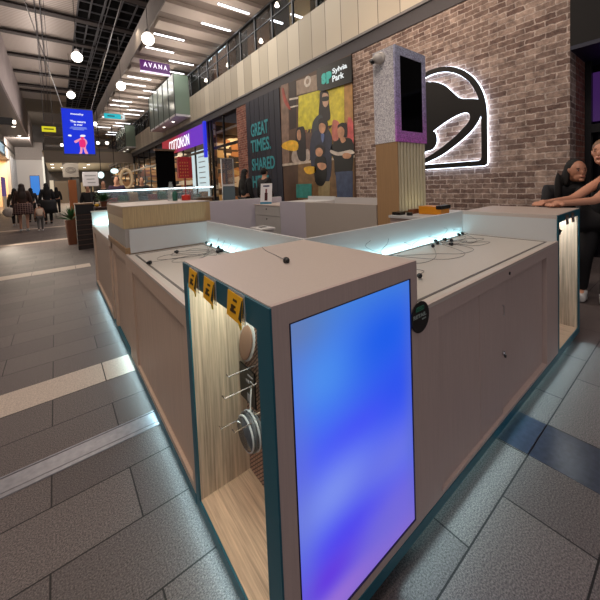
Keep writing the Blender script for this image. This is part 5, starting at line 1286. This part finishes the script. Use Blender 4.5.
def leaning(label, hip, chest, neck, head, face, shF, elF, wrF, shB, elB, wrB, kn, an, to, topm, botm, skinm, hairm, sleeve, shoes, long_hair):
    """figure in world coordinates; F = forearm towards the camera"""
    t = thing('person', label, 'person', (hip[0], hip[1], 0))
    o0 = Vector((hip[0], hip[1], 0))
    V = lambda p: Vector(p)-o0
    f = Vector(face).normalized(); hd = V(head)
    side = Vector((-f.y, f.x, 0)).normalized()
    mid = (V(hip)+V(chest))/2
    P = {'pelvis': (V(hip), (.14, .12)), 'spine': (mid, (.125, .10)), 'chest': (V(chest), (.15, .105)), 'neck': (V(neck), .048),
         'headb': (hd+Vector((0, 0, -.055))+f*.02, (.058, .065)), 'headm': (hd+f*.005, (.072, .085)), 'headt': (hd+Vector((0, 0, .07))-f*.01, (.066, .078)),
         'shF': (V(shF), .05), 'elF': (V(elF), .038), 'fwr': (V(wrF), .026), 'shB': (V(shB), .05), 'elB': (V(elB), .038), 'bwr': (V(wrB), .026),
         'hi1': (V(hip)+side*.09, .085), 'kn1': (V(kn)+side*.1, .06), 'an1': (V(an)+side*.1, .038), 'to1': (V(to)+side*.1, .035),
         'hi2': (V(hip)-side*.09, .085), 'kn2': (V(kn)-side*.1, .06), 'an2': (V(an)-side*.1, .038), 'to2': (V(to)-side*.1, .035)}
    E = [('pelvis', 'spine'), ('spine', 'chest'), ('chest', 'neck'), ('neck', 'headb'), ('headb', 'headm'), ('headm', 'headt'), ('chest', 'shF'), ('shF', 'elF'), ('elF', 'fwr'), ('chest', 'shB'), ('shB', 'elB'), ('elB', 'bwr'),
         ('pelvis', 'hi1'), ('hi1', 'kn1'), ('kn1', 'an1'), ('an1', 'to1'), ('pelvis', 'hi2'), ('hi2', 'kn2'), ('kn2', 'an2'), ('an2', 'to2')]
    dF = (V(wrF)-V(elF)).normalized(); dB = (V(wrB)-V(elB)).normalized()
    for pre, w, d in (('f', V(wrF), dF), ('b', V(wrB), dB)):
        P[pre+'palm'] = (w+d*.045, .032); P[pre+'pal2'] = (w+d*.08, .034); E += [(pre+'wr', pre+'palm'), (pre+'palm', pre+'pal2')]
    bo = [skin_mesh('body', P, E, skinm, None, 'pelvis')]
    bo += fingers(None, V(wrF), dF, Vector((-dF.y, dF.x, 0)), skinm) + fingers(None, V(wrB), dB, Vector((dB.y, -dB.x, 0)), skinm)
    yaw = math.atan2(f.y, f.x); RZ = Matrix.Rotation(yaw, 3, 'Z')
    fuse('body', bo, [(hd, (.092, .074, .108), RZ), (hd+f*.038+Vector((0, 0, -.062)), (.056, .05, .056), RZ), (hd+f*.096+Vector((0, 0, -.012)), (.018, .012, .024), RZ), (hd+f*.094+Vector((0, 0, -.048)), (.012, .022, .012), RZ),
        (hd+f*.088+Vector((0, 0, -.088)), (.016, .022, .016), RZ), (hd+side*.076, (.018, .012, .03), RZ), (hd-side*.076, (.018, .012, .03), RZ), ((V(neck)+hd)/2-f*.01, (.052, .052, .10), RZ)], skinm, t, .0055)
    for s in (-1, 1):
        B().ell(o0+hd+f*.079+side*s*.03+Vector((0, 0, .014)), (.008, .009, .005), 10, 8).build('eye', mat('eye_white', (190, 185, 180), .3), t, loc=o0)
        B().ell(o0+hd+f*.087+side*s*.03+Vector((0, 0, .014)), (.006, .005, .005), 8, 6).build('iris', BLACK, t, loc=o0)
        B().ell(o0+hd+f*.082+side*s*.03+Vector((0, 0, .034)), (.015, .015, .0035), 10, 6).build('eyebrow', hairm, t, loc=o0)
    B().ell(o0+hd+f*.100+Vector((0, 0, -.05)), (.010, .018, .006), 12, 8).build('lips', mat('lips', (150, 78, 72), .4), t, loc=o0)
    ex = .014
    def g(ks, e):
        d = {}
        for k in ks:
            p, r = P[k]; r = r if isinstance(r, tuple) else (r, r); d[k] = (p, (r[0]+e, r[1]+e))
        return d
    ks = ['pelvis', 'spine', 'chest'] + (['shF', 'elF', 'shB', 'elB'] if sleeve else [])
    d = g(ks, ex)
    if sleeve:
        d['wf'] = (V(elF).lerp(V(wrF), .3), .045); d['wb'] = (V(elB).lerp(V(wrB), .3), .045)
        skin_mesh('top', d, [('pelvis', 'spine'), ('spine', 'chest'), ('chest', 'shF'), ('shF', 'elF'), ('elF', 'wf'), ('chest', 'shB'), ('shB', 'elB'), ('elB', 'wb')], topm, t, 'pelvis')
    else:
        d = g(ks, .034); d['chest'] = (V(chest), (.19, .15)); d['nk'] = (V(chest).lerp(V(neck), .45), (.13, .11))
        skin_mesh('tank_top', d, [('pelvis', 'spine'), ('spine', 'chest'), ('chest', 'nk')], topm, t, 'pelvis')
    ks = ['pelvis', 'hi1', 'kn1', 'an1', 'hi2', 'kn2', 'an2']
    skin_mesh('trousers', g(ks, .016), [e for e in E if e[0] in ks and e[1] in ks], botm, t, 'pelvis')
    for k in '12':
        a = P['an'+k][0]; c = P['to'+k][0]
        skin_mesh('shoe', {'a': (a-(c-a)*.15+Vector((0, 0, -.04)), .042), 'm': ((a+c)/2+Vector((0, 0, -.02)), .05), 'c': (c, .042)}, [('a', 'm'), ('m', 'c')], shoes, t, 'm')
    n_ = V(neck)
    el = [(hd-f*.036+Vector((0, 0, .026)), (.096, .086, .098), RZ)]
    if long_hair:
        el += [(hd-f*.07+Vector((0, 0, -.08)), (.06, .105, .15), RZ), (n_-f*.10+Vector((0, 0, -.14)), (.05, .12, .2), RZ)]
        for s_ in (-1, 1): el += [(hd+side*s_*.080-f*.032+Vector((0, 0, -.05)), (.045, .022, .12), RZ), (n_+side*s_*.10+f*.01+Vector((0, 0, -.10)), (.04, .032, .18), RZ)]
    else: el += [(hd-f*.022+Vector((0, 0, .034)), (.097, .087, .094), RZ), (hd-f*.13+Vector((0, 0, .03)), (.045, .045, .045), RZ)]
    fuse('hair', [], el, hairm, t, .009)
    return t
leaning('dark haired woman in black sitting close to the brick wall behind the end cabinet', (4.62, 1.0, .82), (4.50, .97, 1.13), (4.46, .95, 1.24), (4.40, .865, 1.335), (-.70, -.55, -.15),
        (4.42, .83, 1.14), (4.28, .80, .92), (4.20, .92, .80), (4.48, 1.12, 1.14), (4.35, 1.14, .92), (4.20, 1.06, .80), (4.25, .95, .70), (4.3, .9, .12), (4.17, .86, .04), BLK, BLK, SK3, HAIRD, True, BLACK, True)
leaning('woman in black sleeveless top resting bare forearms on the end cabinet, white sneakers', (4.18, .60, .86), (4.14, .54, 1.19), (4.10, .56, 1.34), (4.04, .605, 1.495), (-.95, .18, -.05),
        (3.98, .50, 1.21), (3.66, .60, 1.066), (3.27, .74, 1.066), (4.14, .64, 1.22), (3.80, .78, 1.07), (3.33, .86, 1.066), (4.12, .66, .48), (4.22, .70, .10), (4.08, .68, .045), BLK, BLK, SK2, mat('blond_hair', (120, 88, 60), .5), False, WHITE, False)
t = thing('bar_stool', 'black high stool under the dark haired woman', 'stool', (4.66, 1.02, 0))
B().lathe((4.66, 1.02, .60), [(.17, 0), (.19, .02), (.17, .04)], 20).build('seat', BLACK, t)
for a in range(4): B().bar((4.66+.08*cos(a*pi/2+.7), 1.02+.08*sin(a*pi/2+.7), .6), (4.66+.2*cos(a*pi/2+.7), 1.02+.2*sin(a*pi/2+.7), 0), .025).build('leg', BLACK, t)

# ------------------------------------------------------------------ food stall and clutter behind the kiosk
t = thing('food_counter', 'long oak food counter with glass display case across the corridor', 'counter', (2.2, 9.9, 0))
B().box(.95, 3.9, 9.6, 10.3, 0, .98).build('base', mat('stall_oak', (150, 122, 92), .6, grain=('z', 60, .15)), t)
B().box(.85, 3.95, 9.55, 10.35, .981, 1.02).build('worktop', mat('stall_top', (150, 140, 128), .4), t)
B().box(.9, 3.9, 9.58, 9.59, 1.02, 1.30).build('front_glass', mat('case_glass', (170, 190, 196), .05, alpha=.25), t)
B().box(.85, 3.95, 9.56, 10.3, 1.30, 1.33).build('case_top', mat('case_top', (190, 195, 196), .3), t)
B().box(.86, 3.94, 9.55, 9.56, 1.295, 1.335).build('led_edge', emat('case_led', (225, 245, 250), 3.5), t)
b = B()
for k in range(11):
    B().box(1.1+.25*k, 1.3+.25*k, 9.65, 9.9, 1.021, 1.021+.10+.06*(k % 3)).build('food_tray', mat('food%d' % (k % 4), [(150, 60, 56), (60, 90, 60), (170, 120, 80), (80, 90, 100)][k % 4], .5), t)
strip_light('case_light', (.95, 9.65, 1.28), (3.85, 9.65, 1.28), .05, (0, .3, -1), 4, (230, 245, 250))
# crate stack
CR = mat('dark_crate', (26, 16, 14), .6); CRE = mat('crate_edge', (84, 62, 50), .6)
for k in range(7):
    z0 = .115*k
    lab = ['bottom crate of the dark stack beside the left counter', 'second crate from the floor in the dark stack', 'third crate from the floor in the dark stack', 'fourth crate from the floor in the dark stack', 'fifth crate from the floor in the dark stack', 'sixth crate from the floor in the dark stack', 'seventh dark crate just under the top box'][k]
    t = thing('crate', lab, 'crate', (.5, 9.0, z0), 'stacked dark crates')
    b = B(); b.box(.34, .68, 8.77, 9.2, z0, z0+.02); b.box(.34, .68, 8.77, 8.79, z0+.02, z0+.10); b.box(.34, .68, 9.18, 9.2, z0+.02, z0+.1); b.box(.34, .36, 8.79, 9.18, z0+.02, z0+.1); b.box(.66, .68, 8.79, 9.18, z0+.02, z0+.1); b.build('tray', CR, t)
    B().box(.335, .685, 8.765, 9.205, z0+.1, z0+.112).build('rim', CRE, t)
t = thing('crate', 'topmost black box with wooden lid on the crate stack', 'crate', (.5, 9.0, .81))
B().box(.335, .68, 8.77, 9.2, .808, 1.03).build('tray', BLACK, t); B().box(.325, .69, 8.76, 9.21, 1.031, 1.06).build('lid', mat('lid_wood', (130, 104, 80), .6), t)
# planters
LEAF = mat('leaf_green', (44, 92, 46), .6)
def planter(x, y, z, r, h, lab, n=40, pm=None, lr=.12):
    t = thing('potted_plant', lab, 'plant', (x, y, z))
    B().lathe((x, y, z), [(r*.7, 0), (r, h*.9), (r, h), (r*.85, h), (r*.8, h*.9)], 18).build('pot', pm or mat('terracotta', (112, 66, 42), .7), t)
    b = B()
    for i in range(n):
        a = random.uniform(0, 2*pi); e = random.uniform(.2, 1.3); L_ = random.uniform(.5, 1)*lr*1.6
        c = Vector((x, y, z+h)); d = Vector((cos(a)*cos(e), sin(a)*cos(e), sin(e))); s = Vector((-sin(a), cos(a), 0))*.02
        p1 = c+d*L_*.5; p2 = c+d*L_+Vector((0, 0, -.03))
        v = [b.bm.verts.new(q) for q in (c, p1-s, p2, p1+s)]; b.bm.faces.new(v)
    o = b.build('leaves', LEAF, t, smooth=True)
    return t
planter(.28, 9.9, 0, .14, .62, 'tall terracotta planter with green plant left of the crates', lr=.3)
planter(.92, 9.0, .95, .08, .12, 'green leafy plant on the stand right of the crates', n=70, lr=.2)
t = thing('side_stand', 'small dark stand with red and yellow goods right of the crates', 'stand', (.9, 9.0, 0))
B().box(.72, 1.1, 8.85, 9.25, 0, .92).build('body', mat('dark_brown', (50, 32, 26), .6), t); B().box(.70, 1.12, 8.83, 9.27, .921, .949).build('top', CRE, t)
for k, (xx, c) in enumerate(((.76, (220, 170, 40)), (1.03, (160, 50, 40)))):
    o = B().ell((xx, 8.92, .99), (.05, .05, .04), 12, 8).build('fruit', mat('fruit%d' % k, c, .5), None, (xx, 8.92, .95)); tag(o, ['yellow fruit on the stand beside the crates', 'red fruit on the stand beside the crates'][k], 'fruit')
# orange-brown board + signs
a = AY(68, 180, 10.2); c = AY(78, 206, 10.2)
o = B().box(a.x, c.x, 10.2, 10.24, 0, a.z).build('wooden_board', mat('orange_wood', (158, 92, 48), .6), None, (a.x, 10.2, 0)); tag(o, 'upright orange brown wooden board behind the crates', 'board')
a = AY(62, 163, 10.6); c = AY(79, 177, 10.6)
t = thing('raised_notice', 'grey square notice with faint scrollwork raised above the wooden board', 'sign', (a.x, 10.6, c.z))
B().box(a.x, c.x, 10.6, 10.64, c.z, a.z).build('panel', mat('grey_notice', (132, 126, 120), .6), t)
b = B(); cx_ = (a.x+c.x)/2; cz_ = (a.z+c.z)/2
for r in (.06, .11): b.tube([(cx_+r*cos(q*pi/8), 10.595, cz_+r*.7*sin(q*pi/8)) for q in range(17)], .006, 5, False)
b.build('scrollwork', mat('notice_ink', (84, 80, 78), .6), t)
B().box((a.x+c.x)/2-.02, (a.x+c.x)/2+.02, 10.62, 10.66, 0, c.z+.05).build('post', BLACK, t)
a = AY(82, 172, 10.9); c = AY(99, 186, 10.9)
t = thing('notice_board', 'white rounded notice board with grey writing behind the stall', 'sign', (a.x, 10.9, 0))
B().box(a.x, c.x, 10.9, 10.93, c.z, a.z).build('panel', mat('notice_white', (208, 206, 214), .5), t, bevel=.03)
b = B()
for k, (f0, f1) in enumerate(((.15, .85), (.25, .75), (.3, .8))): b.box(a.x+(c.x-a.x)*f0, a.x+(c.x-a.x)*f1, 10.893, 10.9, a.z-.12-.1*k, a.z-.09-.1*k)
b.build('writing', mat('grey_print', (150, 150, 155), .5), t)
B().box((a.x+c.x)/2-.02, (a.x+c.x)/2+.02, 10.91, 10.95, 0, c.z).build('post', BLACK, t)
# round lit sign and donut sign, blackboard
p = AY(114.5, 171, 13)
t = thing('round_lit_sign', 'oval white glowing sign behind the food counter', 'sign', (p.x, 13, p.z))
B().ell((p.x, 13, p.z), (.125, .03, .09), 20, 10).build('lamp', emat('oval_glow', (215, 240, 240), 1.6), t, smooth=True); B().tube([(p.x, 13, p.z+.09), (p.x, 13, 3.65)], .01, 5).build('rod', BLACK, t)
p = AY(101, 175, 13.4)
o = B().ell((p.x, 13.4, p.z), (.1, .06, .12), 14, 10).build('globe_lamp', emat('oval_glow', (215, 240, 240), 1.6), None, p); B().tube([(p.x, 13.4, p.z+.1), (p.x, 13.4, 4.4)], .01, 6).build('rod', BLACK, o); tag(o, 'small white globe lamp left of the oval glowing sign', 'lamp')
p = AY(126.5, 180, 11.5)
t = thing('shell_chair', 'cream rattan peacock style oval hoop ornament behind the food counter', 'ornament', (p.x, 11.5, 0))
b = B(); b.tube([(p.x+.17*cos(q*pi/10), 11.5, p.z+.04+.30*sin(q*pi/10)) for q in range(21)], .05, 8, False); b.build('hoop', mat('cream_hoop', (204, 180, 146), .6), t, smooth=True)
B().box(p.x-.12, p.x+.12, 11.48, 11.53, p.z-.28, p.z-.06).build('cushion', mat('tan_panel', (150, 112, 76), .7), t)
B().box(p.x-.05, p.x+.05, 11.49, 11.51, 0, p.z-.3).build('stand', WOODW, t)
a = AY(157, 150, 9.8); c = AY(178, 185, 9.8)
t = thing('menu_board', 'tall black menu board hanging over the food counter', 'sign', (a.x, 10.0, c.z))
B().box(a.x, c.x, 10.0, 10.05, 1.34, a.z).build('board', mat('menu_black', (4, 3, 4), .8, spec=.05), t)
B().box(a.x-.03, c.x+.03, 9.98, 10.07, a.z, a.z+.06).build('top_rail', mat('rail_brown', (90, 66, 48), .5), t)
# red tower and clear containers standing on the raised unit
u0 = AY(179, 156, 3.2)
t = thing('gift_tower', 'red patterned paper tower with red base on the oak capped unit', 'display', (.9, 3.1, 1.203))
def atu(u, v, Y): return AY(u, v, Y)
Yt = 3.0
A_ = AY(180, 157, Yt); C_ = AY(193, 178, Yt); S1 = AY(184, 178, Yt); E1 = AY(188, 200, Yt); Bb = AY(178.5, 194, Yt)
RED = mat('red_paper', (168, 30, 38), .5, noise=(60, .4))
zb = 1.204
def at3(u): return AY(u, 190, Yt).x
B().box(at3(179.5), at3(193), Yt-.012, Yt+.04, AY(186, 178, Yt).z, AY(186, 157, Yt).z).build('lantern', RED, t)
b = B()
for i in range(4):
    for j in range(5):
        xx = at3(180.8)+i*.022; z_ = AY(186, 177, Yt).z+.006+j*.03; b.box(xx, xx+.008, Yt-.014, Yt-.012, z_, z_+.014)
b.build('gold_pattern', mat('gold_print', (206, 130, 70), .5), t)
B().tube([(at3(186), Yt+.01, zb+.05), (at3(186), Yt+.01, AY(186, 178, Yt).z)], .004, 8).build('stem', RED, t)
B().lathe((at3(186), Yt+.01, zb), [(.04, 0), (.04, .045), (.03, .05)], 20).build('base_pot', mat('red_pot', (196, 44, 30), .5), t)
GLS = mat('clear_container', (200, 214, 214), .1, alpha=.3)
for k, (u, w_, h_) in enumerate(((173, .035, .16), (197, .03, .12), (190, .028, .10))):
    xx = at3(u); o = B().lathe((xx, Yt+.06+.02*k, zb), [(w_, 0), (w_*.9, h_*.6), (w_*.4, h_), (w_*.4, h_*1.1)], 16).build('clear_bottle', GLS, None, (xx, Yt+.07, zb))
    tag(o, ['tall clear bottle left of the red gift tower', 'clear jar at the right of the red gift tower', 'short clear jar behind the red gift tower'][k], 'bottle', 'clear bottles on the oak capped unit')
o = B().lathe((at3(175.5), Yt+.03, zb), [(.022, 0), (.025, .06), (.015, .09)], 14).build('green_jar', mat('green_glassy', (40, 96, 80), .3), None, (at3(175.5), Yt+.03, zb)); tag(o, 'small dark green jar beside the red gift tower', 'jar')
# acrylic stand at 226..236
p = AY(229, 199, 5.3)
t = thing('brochure_stand', 'clear grey acrylic brochure stand on the far kiosk panel', 'stand', (2.45, 5.4, .951))
xa_, xb_ = AY(222.5, 190, 5.4).x, AY(235, 190, 5.4).x
zt_ = AY(229, 158, 5.4).z
b = B(); b.box(xa_, xa_+.015, 5.4, 5.42, .951, zt_); b.box(xb_-.015, xb_, 5.4, 5.42, .951, zt_); b.box(xa_, xb_, 5.4, 5.42, zt_-.015, zt_); b.build('frame', STEEL, t)
B().box(xa_+.015, xb_-.015, 5.405, 5.415, 1.15, zt_-.016).build('sheet', mat('smoke_sheet', (110, 110, 116), .2, alpha=.5), t)
zc = AY(229, 185, 5.4).z
B().box(xa_+.01, xb_-.01, 5.38, 5.399, zc-.02, zc+.012).build('white_label', WHITE, t)
B().box(xa_+.015, xb_-.01, 5.38, 5.40, .951, zc-.025).build('brochures', mat('brochure_blue', (86, 104, 112), .4), t)

# ------------------------------------------------------------------ mall lighting, with added fill lamps
wd = bpy.data.worlds.new('mall_ambient'); SC.world = wd; wd.use_nodes = True
wd.node_tree.nodes['Background'].inputs[0].default_value = (*lin((212, 202, 204)), 1); wd.node_tree.nodes['Background'].inputs[1].default_value = .5
# mostly unseen fill lamps, added to brighten atrium, roof and far end
area('atrium_fill', (-1.6, .9, 8.5), (1.0, 2, 0), 3.0, 3.0, 330, (255, 236, 222))  # unseen lamp added to fill the camera-facing sides
area('atrium_fill_far', (.6, 17, 9.5), (.8, 17, 0), 3.0, 14.0, 520, (255, 236, 222))  # unseen fill above the walking group, no fitting modelled
area('roof_wash', (-.3, 24, 7.0), (-.3, 24, 11), 1.2, 26.0, 620, (255, 240, 230))
area('walkway_lamps', (4.4, 12, 6.9), (4.4, 12, 0), 1.5, 16.0, 200, (250, 245, 240))
area('fascia_wash', (3.2, 9, 6.6), (5.4, 8, 4.8), .8, 16, 210, (255, 240, 218))
area('brick_wash', (3.6, 3.2, 4.8), (5.4, 3.2, 2.6), 2.5, .5, 40, (255, 226, 200))
area('upper_shop_wash', (6.3, 14, 9.9), (7.6, 14, 8.0), .5, 20, 150, (255, 230, 200))
area('far_mall_wash', (2, 45, 4.3), (2, 45, 0), 5, 20, 900, (255, 236, 210))
area('far_ceiling_fill', (2, 44, 2.6), (2, 44, 4.5), 5, 20, 420, (255, 240, 214))  # added lamp shining up to brighten the far ceiling
area('end_wall_wash', (-2, 47, 7.2), (-2.4, 57, 3), 2, 1, 900, (255, 240, 225))
area('slat_uplight', (4.3, 20, 5.8), (4.3, 20, 7), .4, 28, 260, (255, 240, 228))

SC.view_settings.view_transform = 'Standard'; SC.view_settings.look = 'None'; SC.view_settings.gamma = 1
SC.view_settings.use_curve_mapping = False; SC.view_settings.exposure = 0
